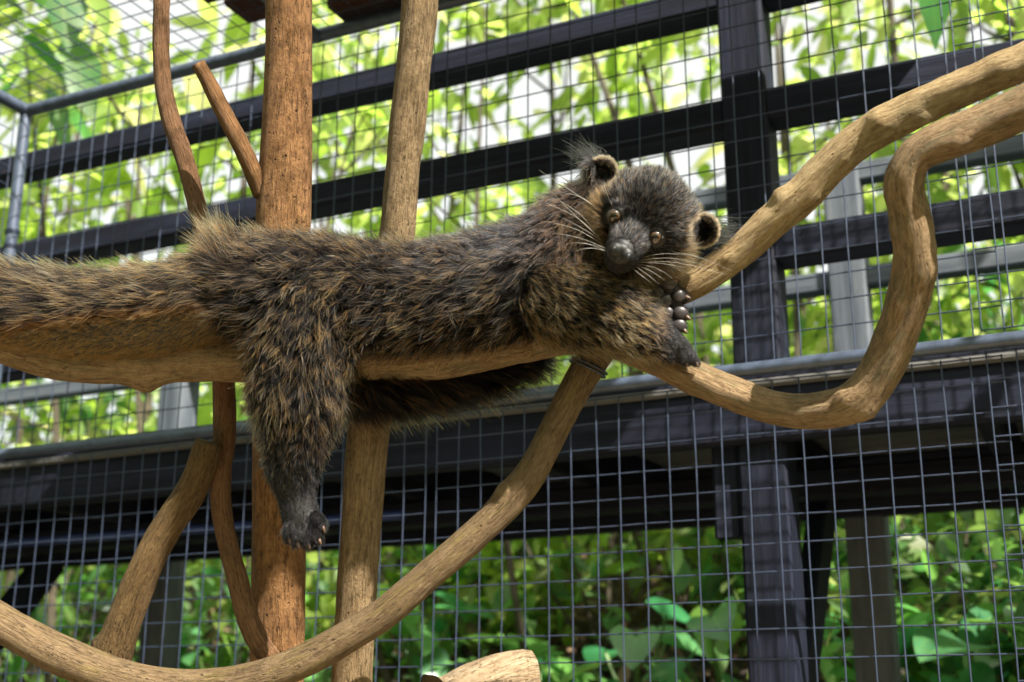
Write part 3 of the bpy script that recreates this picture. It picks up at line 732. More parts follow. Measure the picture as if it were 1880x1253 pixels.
# bare places: eyes, nose, pads, ear hollow
EYES = [np.array([1128., 397.]), np.array([1203., 436.])]
keep = np.ones(NS, bool)
front = (nrm @ FW) < .25
for e in EYES: keep &= ~((np.hypot(X - e[0], Y - e[1]) < 19) & front)
keep &= ~((np.hypot(X - NOSE2[0] + 2, (Y - NOSE2[1]) * 1.15) < 25) & front)
keep &= ~((reg == 'farhand') & ((nrm @ FW) < -.15))
for c2, side in EARS:
    q = np.hypot(X - c2[0], Y - c2[1]); inear = q < 34
    L[inear & isface] = .005
    keep &= ~((q < 19) & front & (rng.random(NS) < .75))
# clumps
NC = NS // 16
cl_i = rng.choice(NS, NC, replace=False)
kd = KDTree(NC)
for i, j in enumerate(cl_i): kd.insert(root[j], i)
kd.balance()
cl = np.array([kd.find(p)[1] for p in root])
def unit(v): return v / np.maximum(np.linalg.norm(v, axis=1), 1e-9)[:, None]
grav = np.array([0, 0, -1.0])
messy = np.array([{'torso': .55, 'thigh': .5, 'tail': .35, 'belly': .35, 'arm': .38, 'head': .35, 'cheek': .35, 'muzzle': .15}.get(r, .25) for r in reg])
liftv = np.array([{'torso': .55, 'thigh': .5, 'tail': .42, 'belly': .3, 'arm': .42, 'head': .55, 'cheek': .4, 'muzzle': .25}.get(r, .35) for r in reg])
gravv = np.array([{'torso': .55, 'thigh': .25, 'tail': .25, 'belly': 1.6, 'arm': .25}.get(r, .0) for r in reg])
cl_rand = rng.normal(0, 1, (NC, 3))
pert = (cl_rand[cl] * .75 + rng.normal(0, 1, (NS, 3)) * .42) * messy[:, None]
# tuft at the root of the tail stands up
tuft = smooth01(-np.hypot((X - 425) * 1.3, (Y - 465)), -62, -15) * (nrm @ UP > 0.1)
d0 = unit(tang * .45 + nrm * (.55 + .6 * liftv[:, None]) + pert * .5)
d1 = unit(tang * 1.0 + nrm * (liftv[:, None] * .55) + gravv[:, None] * grav * .6 + pert + tuft[:, None] * (UP * 1.6))
L *= 1 + .55 * tuft
NP = 6
s_ = np.linspace(0, 1, NP)
pts = root[:, None, :] + L[:, None, None] * (d0[:, None, :] * (s_ - s_ ** 2 / 2)[None, :, None] + d1[:, None, :] * (s_ ** 2 / 2)[None, :, None] * 1.35)
# clump the tips
lead = pts[cl_i]; ll = L[cl_i]
amt = np.where(isface, .06, .42) * rng.uniform(.5, 1.1, NS)
tgt = lead[cl] + (root - root[cl_i][cl])[:, None, :] * .25
tgt = root[:, None, :] * (1 - (L / np.maximum(ll[cl], 1e-4))[:, None, None]) + tgt * (L / np.maximum(ll[cl], 1e-4))[:, None, None]
same = (np.abs(L / np.maximum(ll[cl], 1e-4) - 1) < .6) & (np.linalg.norm(root - root[cl_i][cl], axis=1) < .008)
wcl = (amt * same)[:, None, None] * (s_ ** 1.3)[None, :, None]
pts = pts * (1 - wcl) + tgt * wcl
# colour: dark shafts with pale, golden or rusty tips
dark = np.array([.0042, .0036, .0038]); blueblack = np.array([.0055, .0062, .0100])
tan = np.array([.60, .225, .052]); gold = np.array([.66, .32, .082]); pale = np.array([.70, .47, .27]); rust = np.array([.20, .075, .020]); grey = np.array([.27, .275, .30]); brown = np.array([.05, .025, .012])
pal = np.stack([tan, gold, pale, rust, grey, brown, dark])
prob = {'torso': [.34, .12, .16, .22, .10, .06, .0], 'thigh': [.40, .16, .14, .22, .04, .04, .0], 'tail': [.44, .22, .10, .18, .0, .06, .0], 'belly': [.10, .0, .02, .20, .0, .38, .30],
        'arm': [.32, .40, .18, .08, .02, .0, .0], 'fararm': [.1, .05, .05, .1, .1, .3, .3], 'farhand': [0, 0, .05, 0, .15, .2, .6], 'hand': [0, 0, .05, 0, .25, .1, .6], 'hindpaw': [0, 0, .03, 0, .14, .06, .77],
        'head': [.02, .02, .14, .02, .36, .06, .38], 'cheek': [.24, .22, .12, .18, .04, .12, .08], 'muzzle': [0, 0, .10, 0, .40, .06, .44]}
def pick_col(regs, n):
    u_ = rng.random(n); out = np.zeros(n, int)
    for r_, p_ in prob.items():
        mm = regs == r_
        out[mm] = np.searchsorted(np.cumsum(p_), u_[mm] * .9999)
    return np.clip(out, 0, 6)
cc = pick_col(reg[kc], NK)[tuft_id]; own = pick_col(reg, NS)
ci = np.where(rng.random(NS) < .55, cc, own)
tip = pal[ci] * rng.uniform(.75, 1.2, NS)[:, None]
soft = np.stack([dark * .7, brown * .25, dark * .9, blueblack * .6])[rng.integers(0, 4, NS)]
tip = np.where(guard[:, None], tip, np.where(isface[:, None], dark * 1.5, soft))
base = np.repeat(dark[None], NS, 0)
def blend(mask, colr, arr): arr[:] = arr * (1 - mask[:, None]) + colr * mask[:, None]
# upper back and nape: silvery black;  lower shank and feet: black
back = smooth01(X, 700, 920) * smooth01(-Y, -540, -430) * (reg == 'torso')
blend(back * (rng.random(NS) < .45), blueblack * 4.0, tip)
blend(back * (rng.random(NS) < .35), np.array([.24, .25, .29]), tip)
shank = smooth01(Y, 750, 860) * np.isin(reg, ('thigh', 'hindpaw'))
blend(shank * (rng.random(NS) < .85), np.where(rng.random((NS, 1)) < .25, np.array([[.13, .14, .18]]), blueblack * 1.5), tip)
wrist = smooth01(X, 1165, 1225) * np.isin(reg, ('arm', 'hand'))
blend(wrist * (rng.random(NS) < .9), np.where(rng.random((NS, 1)) < .2, np.array([[.12, .125, .15]]), blueblack * 1.4), tip)
collar = np.exp(-((X - 1062) / 55) ** 2 - ((Y - 430) / 95) ** 2) * np.isin(reg, ('torso', 'cheek'))
blend(collar * (rng.random(NS) < .7), rust * 1.2, tip)
cheekglow = (reg == 'cheek') | ((reg == 'head') & (np.abs(rr_) > 74))
blend(cheekglow * (rng.random(NS) < .5) * 1.0, np.array([.16, .10, .045]), tip)
tail_low = smooth01(Y + .12 * X - 30, 560, 605) * (reg == 'tail')
blend(tail_low, tan * .95, tip); blend(tail_low * .85, tan * .6, base)
blend((dn_ > 5).astype(float) * (reg == 'head') * (np.abs(rr_ + 8) < 70) * (rng.random(NS) < .55), np.array([.010, .011, .014]), tip)
blend(smooth01(dn_, 48, 66) * (reg == 'muzzle'), dark * 1.5, tip)
for c2, side in EARS:
    q = np.hypot(X - c2[0], Y - c2[1]); rim = np.exp(-((q - 29) / 3.8) ** 2) * isface
    blend(np.clip(rim * 1.2, 0, 1), pale * .45, tip); blend(rim * .5, pale * .2, base)
    blend((q < 22).astype(float) * isface, dark, tip)
colr = base[:, None, :] * (1 - smooth01(s_, .45, .85))[None, :, None] + tip[:, None, :] * smooth01(s_, .45, .85)[None, :, None]
short = isface[:, None, None]
colr = np.where(short, base[:, None, :] * (1 - smooth01(s_, .1, .6))[None, :, None] + tip[:, None, :] * smooth01(s_, .1, .6)[None, :, None], colr)
rad_root = np.where(isface | (L < .009), .00015, np.where(guard, .00032, .00025)) * rng.uniform(.75, 1.25, NS)
radii = rad_root[:, None] * (1 - .75 * s_[None, :] ** 1.5)

def hair_mat():
    m = bpy.data.materials.new('coat_hair'); m.use_nodes = True; nt = m.node_tree; nt.nodes.clear()
    out = nt.nodes.new('ShaderNodeOutputMaterial'); at = node(nt, 'ShaderNodeAttribute', attribute_name='coat')
    h = nt.nodes.new('ShaderNodeBsdfHairPrincipled'); h.parametrization = 'COLOR'
    h.inputs['Roughness'].default_value = .42; h.inputs['IOR'].default_value = 1.27; h.inputs['Radial Roughness'].default_value = .45
    nt.links.new(at.outputs['Color'], h.inputs['Color']); nt.links.new(h.outputs[0], out.inputs[0]); return m
M_HAIR = hair_mat()
def strands(name, pts, radii, colr, parent):
    n, k_, _ = pts.shape
    hc = bpy.data.hair_curves.new(name); hc.add_curves([k_] * n)
    hc.attributes['position'].data.foreach_set('vector', pts.astype(np.float32).ravel())
    a = hc.attributes.get('radius') or hc.attributes.new('radius', 'FLOAT', 'POINT'); a.data.foreach_set('value', radii.astype(np.float32).ravel())
    a = hc.attributes.new('coat', 'FLOAT_COLOR', 'POINT')
    a.data.foreach_set('color', np.concatenate([colr, np.ones((n, k_, 1))], 2).astype(np.float32).ravel())
    hc.materials.append(M_HAIR)
    o = bpy.data.objects.new(name, hc); COL.objects.link(o); o.parent = parent; return o
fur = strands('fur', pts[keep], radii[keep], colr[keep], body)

# ear tufts: long black hair behind each ear
tp, tc = [], []
for c2, side, dirn, n_ in ((np.array([1092., 300.]), -1, np.array([-.80, -.62]), 420), (np.array([1312., 428.]), 1, np.array([.82, -.12]), 420)):
    for i in range(n_):
        st = c2 + rng.normal(0, 1, 2) * np.array([11, 12]); dv = dirn + rng.normal(0, .26, 2); ln = rng.uniform(18, 46)
        bend = rng.normal(0, 5, 2) + np.array([0, 7])
        t0 = TH + .020 + rng.normal(0, .006)
        tp.append([P(*(st + dv * ln * q + bend * q * q), t0 + q * .004) for q in s_]); tc.append(np.where(rng.random() < .2, .03, .006) * np.ones((NP, 3)))
strands('ear_tuft', np.array(tp), np.full((len(tp), NP), .00025) * (1 - .8 * s_), np.array(tc), body)

# eyes, nose, claws, pads, whiskers
def eye_mat():
    m, nt, bs, out = new_mat('amber_eye')
    v = node(nt, 'ShaderNodeTexCoord').outputs['Object']
    sp = nt.nodes.new('ShaderNodeSeparateXYZ'); nt.links.new(v, sp.inputs[0])
    rr = math_n(nt, 'SQRT', math_n(nt, 'ADD', math_n(nt, 'POWER', sp.outputs[0], 2), math_n(nt, 'POWER', sp.outputs[1], 2)), 0)
    c = ramp(nt, rr, [(.0, (.006, .004, .003)), (.40, (.008, .005, .003)), (.48, (.070, .032, .010)), (.62, (.048, .022, .008)), (.74, (.012, .008, .006)), (1, (.02, .015, .012))]).outputs[0]
    nt.links.new(c, bs.inputs['Base Color']); bs.inputs['Roughness'].default_value = .06; bs.inputs['Coat Weight'].default_value = .8; bs.inputs['Coat Roughness'].default_value = .03
    return m
M_EYE = eye_mat(); M_NOSE = plain('moist_black_nose', (.006, .006, .0075), .58); M_CLAW = plain('horn_claw', (.11, .065, .042), .45); M_PAD = plain('grey_paw_pad', (.036, .030, .033), .4)
M_LID = plain('dark_eyelid', (.014, .012, .012), .4)
M_WHISK = plain('white_whisker', (.55, .53, .48), .4)
def sphere_part(name, c, r, mat, rot=None, sub=3, parent=body):
    o = link(name, mesh_of(name, *ico(sub), mat), parent)
    rot = np.eye(3) if rot is None else rot
    r = np.array([r] * 3) if np.isscalar(r) else np.array(r)
    Mx = Matrix.Identity(4)
    for i in range(3):
        for j in range(3): Mx[j][i] = float(rot[i][j] * r[i])
        Mx[i][3] = float(c[i])
    o.matrix_basis = Mx; return o
for e in EYES:
    p, n_ = hit(*e); r = 14.0 * K
    look = EYE - p; look = look / np.linalg.norm(look); look = look * .9 + n_ * .1; look /= np.linalg.norm(look)
    x_ = np.cross([0, 0, 1.], look); x_ /= np.linalg.norm(x_); y_ = np.cross(look, x_)
    eo = sphere_part('eye', p - look * r * .28, r, M_EYE, np.stack([x_, y_, look]))
    pts_ = [p - look * r * .02 + (x_ * math.cos(a) * .98 + y_ * math.sin(a) * .86) * r * 1.0 for a in np.linspace(0, 2 * math.pi, 25)]
    v, f, _ = tube(pts_, [r * .17] * 25, segs=8, sub=1, rough=0)
    link('eyelid', mesh_of('eyelid', v, f, M_LID), body)
# nose: two lobes, a bridge and nostril hollows, remeshed to one pad
def blob(name, balls, mat, parent, vox=.0012, rot=HROT):
    vv, ff, n0 = [], [], 0
    for c, r in balls:
        r = np.array([r] * 3) if np.isscalar(r) else np.array(r)
        vv.append(np.asarray(c) + (iv * r) @ rot); ff.append(if_ + n0); n0 += len(iv)
    o = link('tmp', mesh_np('tmp', np.vstack(vv), np.vstack(ff)))
    q = o.modifiers.new('r', 'REMESH'); q.mode = 'VOXEL'; q.voxel_size = vox
    w_ = o.modifiers.new('s', 'SMOOTH'); w_.iterations = 3
    me = bpy.data.meshes.new_from_object(o.evaluated_get(bpy.context.evaluated_depsgraph_get())); bpy.data.objects.remove(o)
    me.name = name; me.materials.clear(); me.materials.append(mat); me.polygons.foreach_set('use_smooth', [True] * len(me.polygons))
    return link(name, me, parent)
def NPt(a, b, dep=0): 
    q = NOSE2 + a * HR + b * HD; d = P(q[0], q[1], 1.0) - EYE
    return nose_p + RT * (q[0] - NOSE2[0]) * K - UP * (q[1] - NOSE2[1]) * K + FW * dep
nose = blob('nose', [(NPt(-11, 1, .000), [11 * K, 12 * K, 9 * K]), (NPt(11, 1, .000), [11 * K, 12 * K, 9 * K]), (NPt(0, -4, .001), [14 * K, 11 * K, 9 * K]), (NPt(0, 10, .003), [6 * K, 10 * K, 7 * K]), (NPt(0, -13, .006), [16 * K, 10 * K, 8 * K])], M_NOSE, body, .001)
M_HOLE = plain('nostril', (.003, .003, .003), .5)
for sx in (-1, 1):
    sphere_part('nostril', NPt(sx * 14, 4.5, -.0062), [4.6 * K, 6.4 * K, 2.6 * K], M_HOLE, HROT, 2, nose)
# a claw is a curved horn
def claw(base, tip, r, bend):
    m_ = (base + tip) / 2 + bend
    v, f, _ = tube([base, m_, tip], [r, r * .72, r * .12], segs=8, sub=5, rough=0, flat_end=False)
    return link('claw', mesh_of('claw', v, f, M_CLAW), body)
for a, b, c, r in FAR_TOES:
    a, b, c = map(np.array, (a, b, c)); d_ = (c - b) / np.linalg.norm(c - b)
    claw(P(*(c - d_ * 7), 1.562), P(*(c + d_ * 5), 1.558), 4.2 * K, -FW * .002)
    sphere_part('paw_pad', P(*(a * .12 + b * .88), 1.561), [13.5 * K, 12 * K, 7 * K], M_PAD, ROT, 3)
for q, rx, ry in (((1206, 537), 14, 13), ((1222, 552), 14, 13), ((1226, 576), 12, 13), ((1207, 558), 13, 13)):
    sphere_part('paw_pad', P(*q, 1.5640), [rx * K, ry * K, 7 * K], M_PAD, ROT, 3)
for a, b, c, r in NEAR_TOES[:3]:
    c = np.array(c); claw(P(c[0] - 1, c[1] - 4, 1.551), P(c[0] + 3, c[1] + 9, 1.549), 3.6 * K, -FW * .002)
for (bx, by), (tx, ty) in (((531, 986), (533, 1000)), ((546, 996), (549, 1008)), ((566, 998), (569, 1010)), ((585, 990), (590, 1001)), ((592, 966), (597, 979))):
    claw(P(bx, by, 1.547), P(tx, ty, 1.545), 3.8 * K, -FW * .003 + RT * .001)
WH = [((1112, 452), (1050, 418), (992, 405)), ((1110, 448), (1060, 400), (1000, 372)), ((1108, 444), (1056, 396), (1012, 352)), ((1113, 457), (1060, 436), (1015, 428)), ((1115, 462), (1070, 446), (1040, 447)), ((1109, 446), (1070, 420), (1022, 395)),
      ((1106, 440), (1058, 388), (1030, 370)), ((1112, 462), (1080, 455), (1052, 462)), ((1090, 378), (1040, 345), (990, 313)), ((1098, 384), (1062, 360), (1024, 352)),
      ((1176, 474), (1215, 466), (1276, 470)), ((1172, 482), (1215, 484), (1258, 492)), ((1170, 486), (1205, 492), (1236, 512)), ((1165, 489), (1190, 505), (1212, 524)), ((1160, 492), (1180, 508), (1196, 520)), ((1174, 478), (1230, 474), (1305, 490)), ((1174, 480), (1240, 482), (1335, 505)),
      ((1168, 488), (1196, 498), (1222, 516)), ((1230, 462), (1275, 470), (1345, 498)), ((1125, 380), (1112, 350), (1108, 330))]
for a, b, c in WH:
    p0, _n = hit(*a); z0 = (p0 - EYE) @ FW + .001
    v, f, _ = tube([P(*a, z0), P(*b, z0 - .020), P(*c, z0 - .018)], [.00018, .00014, .00004], segs=5, sub=8, rough=0)
    link('whisker', mesh_of('whisker', v, f, M_WHISK), body)
rng = np.random.default_rng(23); random.seed(23)
# ------------------------------------------------------------------ forest behind the boardwalk
DU2 = np.array([math.cos(YAW), -math.sin(YAW)]); DO2 = DIR_O[:2]
def spot(az, dist):
    """ground point at a bearing (degrees right of the view) and distance; returns position and offset behind the wall"""
    q = np.array([math.sin(R(az)), math.cos(R(az))]) * dist; rel = q - np.array([0, WALL_D])
    u, o = rel @ DU2, rel @ DO2
    return np.array([q[0], q[1], ground_z(u, o)]), o
LT = np.array([(0, 0, 0), (-.75, .22, .10), (0, .25, -.03), (.75, .22, .10), (-1, .5, .16), (0, .5, -.02), (1, .5, .16), (-.62, .78, .10), (0, .78, .0), (.62, .78, .10), (0, 1, -.10)])
LF = np.array([(0, 2, 1), (0, 3, 2), (1, 2, 5), (1, 5, 4), (2, 3, 6), (2, 6, 5), (4, 5, 8), (4, 8, 7), (5, 6, 9), (5, 9, 8), (7, 8, 10), (8, 9, 10)])
def leaves(centres, length, width, axis, name, mat, shade=None, droop=.0):
    """leaf blades with a fold and a droop; axis: direction each leaf points"""
    n = len(centres); ax = axis / np.linalg.norm(axis, axis=1)[:, None]
    sd = np.cross(ax, rng.normal(0, 1, (n, 3)) * .55 + np.array([0, 0, 1.0])); sd /= np.maximum(np.linalg.norm(sd, axis=1), 1e-6)[:, None]
    nn = np.cross(sd, ax)
    lt = LT[None]; l = length[:, None, None]; w = width[:, None, None]
    v = centres[:, None] + lt[..., 1:2] * l * ax[:, None] + lt[..., 0:1] * w * sd[:, None] + lt[..., 2:3] * w * nn[:, None]
    v[..., 2] -= droop * (lt[..., 1] ** 2) * length[:, None]
    sh = rng.random(n) if shade is None else np.clip(shade, 0, 1)
    att = np.stack([np.repeat(sh[:, None], len(LT), 1), np.repeat((LT[:, 0] * .5 + .5)[None], n, 0), np.repeat(LT[:, 1][None], n, 0)], 2)
    f = (LF[None] + (np.arange(n) * len(LT))[:, None, None]).reshape(-1, 3)
    return mesh_np(name, v.reshape(-1, 3), f, mat, True, {'leaf': att.reshape(-1, 3)})
def rand_dir(n, up=0.0):
    d = rng.normal(0, 1, (n, 3)); d[:, 2] += up; return d / np.linalg.norm(d, axis=1)[:, None]
def foliage(clusters, n, lmin, lmax, mat, name, aspect=.28, up=-.3, droop=.25):
    """clusters: list of (centre, radius)"""
    w = np.array([r ** 2 for _, r in clusters]); w /= w.sum()
    k_ = rng.choice(len(clusters), n, p=w)
    c = np.array([clusters[i][0] for i in k_]); r = np.array([clusters[i][1] for i in k_])
    d = rand_dir(n); rad = r * rng.random(n) ** .45
    pos = c + d * rad[:, None] * np.array([1, 1, .75])
    ln = rng.uniform(lmin, lmax, n)
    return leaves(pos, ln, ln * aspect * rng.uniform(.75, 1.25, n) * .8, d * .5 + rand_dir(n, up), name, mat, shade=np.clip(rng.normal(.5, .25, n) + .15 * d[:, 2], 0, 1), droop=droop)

tree_words = {0: ('leafy_tree', 'leafy green forest tree behind the boardwalk', 'leafy trees behind the boardwalk'),
              1: ('large_leaved_tree', 'forest tree with large drooping leaves behind the boardwalk', 'large leaved trees behind the boardwalk'),
              2: ('slender_tree', 'slender leaning sapling with sparse leaves behind the boardwalk', 'slender saplings behind the boardwalk')}
def tree(az, dist, kind, h, n, zlo=1.0, thick=.05, lean=(0, 0)):
    base, o = spot(az, dist)
    nm, lab, grp = tree_words[kind]
    root = empty(nm, base); tag(root, lab, 'tree', grp)
    top = base + np.array([lean[0], lean[1], h])
    mid = (base + top) / 2 + rng.normal(0, .28, 3) * np.array([1, 1, 0])
    v, f, b = tube([base - np.array([0, 0, .1]), mid, top], [thick, thick * .75, thick * .25], segs=9, sub=8, rough=.1, seed=random.random() * 50)
    under(link('trunk', mesh_of('trunk', v, f, M_TRUNK, True, {'bark': b})), root)
    clusters = []
    nl = {0: 8, 1: 6, 2: 4}[kind]
    for i in range(nl):
        s = rng.uniform(zlo / h, .98); a = rng.uniform(0, 6.283); ln = rng.uniform(.5, 1.15) * (1.15 - .5 * s)
        st = base + (top - base) * s if s > .5 else base + (mid - base) * s * 2
        st = catmull([base, mid, top], 10)[int(s * 20)]
        en = st + np.array([math.cos(a) * ln, math.sin(a) * ln, rng.uniform(.1, .55)])
        v, f, b = tube([st, (st + en) / 2 + rng.normal(0, .06, 3), en], [thick * .35, thick * .22, thick * .1], segs=6, sub=5, rough=.08, seed=random.random() * 50)
        under(link('limb', mesh_of('limb', v, f, M_TRUNK, True, {'bark': b})), root)
        clusters += [(en, rng.uniform(.28, .5)), ((st + en) / 2 + rng.normal(0, .1, 3), rng.uniform(.2, .36))]
    clusters.append((top, .4))
    lo, hi = {0: (.09, .23), 1: (.26, .55), 2: (.08, .18)}[kind]
    asp = {0: .27, 1: .20, 2: .22}[kind]
    under(link('crown', foliage(clusters, int(n * {0: .70, 1: 1, 2: .7}[kind]), lo, hi, M_LEAF, 'crown', asp, up=-.5, droop=.3)), root)
    return root
# bearings across the view, from the far left to the right
for az, dist, kind, h, n, zlo in (
    (-25, 8.6, 0, 4.6, 900, .4), (-21.5, 7.2, 1, 3.9, 120, .6), (-19, 9.5, 0, 5.0, 950, .5), (-16, 7.8, 0, 4.0, 900, .3), (-13.5, 9.8, 0, 4.8, 900, .4), (-11, 7.2, 1, 4.0, 110, .7),
    (-8, 8.8, 0, 4.4, 900, .3), (-5, 7.0, 0, 3.9, 780, .5), (-2, 9.2, 1, 4.4, 120, .6), (1, 7.6, 0, 4.2, 820, .3), (4, 6.4, 2, 3.8, 330, .6), (6.5, 8.5, 0, 4.6, 900, .3), (9.5, 6.8, 0, 4.0, 800, .4),
    (12.5, 8.4, 1, 4.4, 100, .7), (15, 6.6, 0, 4.2, 850, .3), (18, 7.8, 0, 4.6, 900, .3), (21, 6.2, 0, 4.1, 800, .4), (24.5, 7.4, 0, 4.6, 900, .3), (27, 6.3, 0, 4.4, 800, .4), (-28, 7.4, 0, 4.4, 850, .4)):
    tree(az, dist, kind, h, n, zlo, thick=rng.uniform(.02, .045), lean=rng.normal(0, .5, 2))
for az, dist, h, lx in ((-19.5, 5.9, 3.6, -.5), (-15.5, 6.2, 3.4, .55), (-14.6, 6.0, 3.5, -.45), (-4.5, 5.6, 3.2, -.3), (1.2, 5.4, 3.4, -.25), (12.2, 5.2, 3.0, .15), (17.5, 5.5, 3.2, .35)):
    tree(az, dist, 2, h, 120, 1.6, thick=rng.uniform(.015, .025), lean=(lx, .1))

# shrubs on the bank
def shrub(az, dist, h, n, lmin, lmax, mat):
    base, o = spot(az, dist)
    root = empty('shrub', base); tone = 'dark green' if mat is M_SHRUB else 'yellow green'; size_ = 'low' if h < 1.2 else ('waist high' if h < 1.7 else 'tall')
    tag(root, '%s %s bushy shrub on the bank behind the boardwalk' % (size_, tone), 'shrub', '%s %s shrubs on the bank' % (size_, tone))
    cl = []
    for i in range(4):
        a = rng.uniform(0, 6.283); e_ = base + np.array([math.cos(a), math.sin(a), 0]) * rng.uniform(.1, .45) * h + np.array([0, 0, h * rng.uniform(.45, .95)])
        v, f, b = tube([base - np.array([0, 0, .04]), (base + e_) / 2 + rng.normal(0, .04, 3), e_], [.012, .009, .004], segs=6, sub=5, rough=.08, seed=i)
        under(link('stem', mesh_of('stem', v, f, M_TRUNK, True, {'bark': b})), root)
        cl += [(e_, .30 * h), ((base + e_) / 2, .26 * h)]
    under(link('foliage', foliage(cl, n, lmin, lmax, mat, 'foliage', .3, up=.1, droop=.2)), root)
ns = 0
for ring_, (d0, d1, cnt) in enumerate(((5.4, 6.6, 13), (6.8, 8.6, 14), (9, 12, 16))):
    for i in range(cnt):
        az = -26 + 52 * (i + rng.uniform(.2, .8)) / cnt
        base, o = spot(az, 5)
        dist = rng.uniform(d0, d1) * (1.0 - .012 * max(0, az))
        if spot(az, dist)[1] < 2.0: continue
        shrub(az, dist, rng.uniform(.8, 1.5) * (1 + .25 * ring_), int(rng.uniform(200, 340)), .06 + .02 * ring_, .17 + .04 * ring_, M_SHRUB if rng.random() < .6 else M_LEAF)

# broad leaved plants low on the bank, every leaf its own part
def heart_leaf(seed):
    n = 9; v, f, at = [], [], []
    for i in range(n + 1):
        s = i / n; w = .52 * math.sin(math.pi * (s * .92 + .08) ** .62) ** .8 if i < n else 0
        for j, x in enumerate((-1, -.5, 0, .5, 1)):
            z = .10 * abs(x) * w * 2 - .30 * s * s + .025 * mnoise.noise(Vector((x * 2, s * 4, seed)))
            yb = s - (.16 * (abs(x) ** 1.5) * (1 - s) ** 4)
            v.append((x * w, yb, z)); at.append((.5, x * .5 + .5, s))
    for i in range(n):
        for j in range(4): f.append((i * 5 + j, i * 5 + j + 1, (i + 1) * 5 + j + 1, (i + 1) * 5 + j))
    return v, f, at
HEART = []
for k_ in range(8):
    v, f, at = heart_leaf(k_ * 3.3); at = [(min(1, .08 + .12 * k_), b_, c_) for _, b_, c_ in at]
    HEART.append(mesh_of('leaf', v, f, M_BROAD, True, {'leaf': at}))
def stalk_mesh():
    v, f, b = tube([(0, 0, 0), (0, .06, .5), (0, .22, 1)], [.016, .013, .009], segs=6, sub=4, rough=0)
    return mesh_of('stalk', v, f, M_STEM)
STALK = stalk_mesh()
def broad_plant(az, dist, n, size, h):
    base, o = spot(az, dist)
    if o < 1.42: return
    root = empty('broad_leaved_plant', base); tag(root, 'low plant with broad heart shaped green leaves below the boardwalk', 'plant', 'broad leaved plants on the bank')
    for i in range(n):
        a = 2 * math.pi * (i + rng.uniform(-.3, .3)) / n; hh = h * rng.uniform(.55, 1.15); sp_ = rng.uniform(.55, 1.3)
        Mx = Matrix.Rotation(a, 4, 'Z') @ Matrix.Diagonal((1, sp_ * h * 1.2, hh, 1))
        s = link('stalk', STALK, root, Mx)
        tip_ = Mx @ Vector((0, .22, 1))
        sz = size * rng.uniform(.7, 1.25)
        link('leaf', random.choice(HEART), root, Matrix.Translation(tip_ - Vector((-math.sin(a) * .12 * sz, math.cos(a) * .12 * sz, 0))) @ Matrix.Rotation(a + rng.normal(0, .35), 4, 'Z') @ Matrix.Rotation(rng.uniform(-.75, .12), 4, 'X') @ Matrix.Rotation(rng.normal(0, .35), 4, 'Y') @ Matrix.Scale(sz, 4))
for az, dist, n, size, h in ((-20.5, 5.6, 6, .26, .35), (-17.5, 5.9, 6, .24, .4), (-14.5, 5.0, 7, .26, .45), (-13.2, 5.9, 6, .30, .4), (-11.6, 4.8, 6, .24, .4), (-9.2, 5.2, 7, .28, .5), (-6.5, 4.7, 6, .26, .45), (-4.0, 5.6, 7, .3, .5), (-1.5, 4.5, 6, .24, .4), (1.2, 5.0, 7, .32, .5),
                              (3.5, 4.2, 6, .26, .42), (5.6, 4.8, 7, .34, .55), (7.8, 4.1, 7, .28, .5), (9.4, 4.6, 6, .34, .55), (10.8, 3.95, 6, .26, .45), (13.6, 3.9, 6, .24, .4), (15.2, 4.4, 6, .26, .5), (17.8, 3.75, 7, .28, .5), (19.4, 4.2, 7, .34, .55), (21.2, 3.7, 7, .30, .5), (22.8, 4.3, 7, .30, .5), (24.5, 3.7, 6, .28, .5)):
    broad_plant(az, dist, n + 3, size * .62, h)

# ferns
def frond_mesh(seed):
    v, at, f = [], [], []
    n = 13; q = []
    for i in range(n):
        s = (i + 1) / n; ln = .30 * math.sin(math.pi * min(1, s * .85 + .15)) ** .8 * (1 - .55 * s) + .02
        c = np.array([0, s, .38 * s - .62 * s * s])
        for sd_ in (-1, 1):
            tip_ = c + np.array([sd_ * ln, .10, -.03]); w = .030
            k0 = len(v); v += [c - (0, w, 0), c + (0, w, 0), (c + tip_) / 2 + (0, w * 1.1, .01), tip_, (c + tip_) / 2 - (0, w * 1.1, -.01)]
            at += [(.4 + .3 * s, .5, 0)] * 5; f += [(k0, k0 + 4, k0 + 2, k0 + 1), (k0 + 4, k0 + 3, k0 + 2)]
    return mesh_of('frond', v, f, M_BROAD, False, {'leaf': at})
FROND = [frond_mesh(0)]
for az, dist, sz in ((-19, 5.2, .5), (-16, 5.1, .45), (-7.6, 4.5, .5), (-2.6, 5.0, .5), (4.6, 4.5, .45), (6.8, 5.2, .55), (16.6, 3.8, .45), (18.6, 4.6, .5), (20.4, 3.5, .42), (22, 3.55, .45), (-11, 5.6, .5), (2.5, 5.6, .55), (12, 4.6, .5), (24, 4.8, .5)):
    base, o = spot(az, dist)
    if o < 1.4: continue
    root = empty('fern', base); tag(root, 'arching green fern growing on the bank below the boardwalk', 'fern', 'ferns on the bank')
    for i in range(8):
        link('frond', FROND[0], root, Matrix.Rotation(i * .785 + rng.normal(0, .2), 4, 'Z') @ Matrix.Rotation(rng.uniform(-.1, .5), 4, 'X') @ Matrix.Scale(sz * rng.uniform(.8, 1.2), 4))

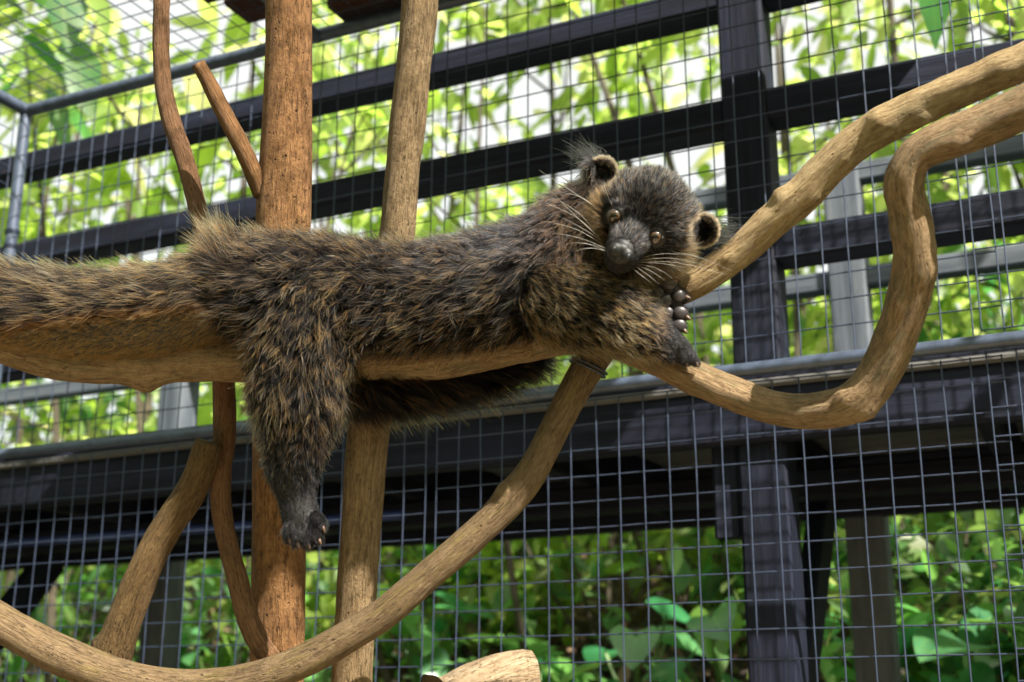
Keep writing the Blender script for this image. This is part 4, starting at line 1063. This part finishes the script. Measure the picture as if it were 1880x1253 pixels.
# dead sticks and leaf litter on the bank
for i in range(11):
    az = rng.uniform(-22, 24); dist = rng.uniform(4.3, 6.0); base, o = spot(az, dist)
    if o < 1.3: continue
    a = rng.uniform(0, 6.283); e_ = base + np.array([math.cos(a), math.sin(a), 0]) * rng.uniform(.3, .8); e_[2] = spot(math.degrees(math.atan2(e_[0], e_[1])), math.hypot(e_[0], e_[1]))[0][2] + rng.uniform(.02, .35)
    v, f, b = tube([base, (base + e_) / 2 + rng.normal(0, .05, 3), e_], [.014, .011, .005], segs=7, sub=5, rough=.12, seed=i)
    tag(link('fallen_stick', mesh_of('fallen_stick', v, f, M_STUB if i % 2 else M_TRUNK, True, {'bark': b})), 'dead brown stick lying on the bank below the boardwalk', 'stick', 'sticks on the bank')
lp = []
while len(lp) < 5000:
    b_, o = spot(rng.uniform(-25, 26), rng.uniform(3.4, 8))
    if o > .6: lp.append(b_ + np.array([0, 0, .012]))
lp = np.array(lp); d_ = rand_dir(len(lp)); d_[:, 2] = np.abs(d_[:, 2]) * .35 + .1
ln = rng.uniform(.05, .13, len(lp))
tag(link('leaf_litter', leaves(lp, ln, ln * .25, d_, 'leaf_litter', M_LITTER)), 'dry brown leaf litter covering the bank', 'leaf litter', kind='stuff')
lp = []
while len(lp) < 4500:
    b_, o = spot(rng.uniform(-25, 26), rng.uniform(3.6, 11))
    if o > 1.3 and mnoise.noise(Vector((b_[0] * 1.1, b_[1] * 1.1, 4))) > -.12: lp.append(b_ + np.array([0, 0, rng.uniform(.02, .16)]))
lp = np.array(lp); d_ = rand_dir(len(lp), .8); ln = rng.uniform(.05, .13, len(lp))
tag(link('ground_cover', leaves(lp, ln, ln * .26, d_, 'ground_cover', M_SHRUB, droop=.2)), 'small green creeping plants covering the bank', 'ground cover', kind='stuff')

rng = np.random.default_rng(5)
# unseen trees added to screen the open sky from the sides and behind
tree_words[3] = ('screening_tree', 'unseen tree added to shade the cage from the open sky', 'added trees screening the cage')
def big_tree(az, dist, h, n):
    base, _o = spot(az, dist)
    nm, lab, grp = tree_words[3]; root = empty(nm, base); tag(root, lab, 'tree', grp)
    top = base + np.array([0, 0, h])
    v, f, b = tube([base - np.array([0, 0, .1]), (base + top) / 2 + rng.normal(0, .15, 3), top], [.12, .09, .04], segs=10, sub=8, rough=.08, seed=dist)
    under(link('trunk', mesh_of('trunk', v, f, M_TRUNK, True, {'bark': b})), root)
    cl = [(base + np.array([rng.normal(0, .9), rng.normal(0, .9), h * rng.uniform(.15, 1.0)]), rng.uniform(.7, 1.2)) for _ in range(10)]
    under(link('crown', foliage(cl, n, .22, .5, M_SHRUB, 'crown', .3)), root)
for az, dist, h, n in ((48, 4.6, 5.5, 420), (62, 4.6, 6, 420), (78, 5, 6.5, 420), (95, 5.4, 4.2, 380), (112, 5.8, 3.2, 280), (168, 5.2, 5.5, 380), (184, 4.8, 6.5, 420), (200, 5, 7, 420), (216, 4.6, 7, 420), (232, 5, 7, 420), (248, 4.6, 6.5, 420), (264, 4.8, 6.5, 420), (280, 4.4, 6, 420), (296, 4.6, 6, 420), (312, 5.4, 5.5, 420), (140, 5.2, 3.2, 260), (126, 5.4, 3.6, 280), (154, 5.4, 3.6, 280)):
    big_tree(az, dist, h, n)
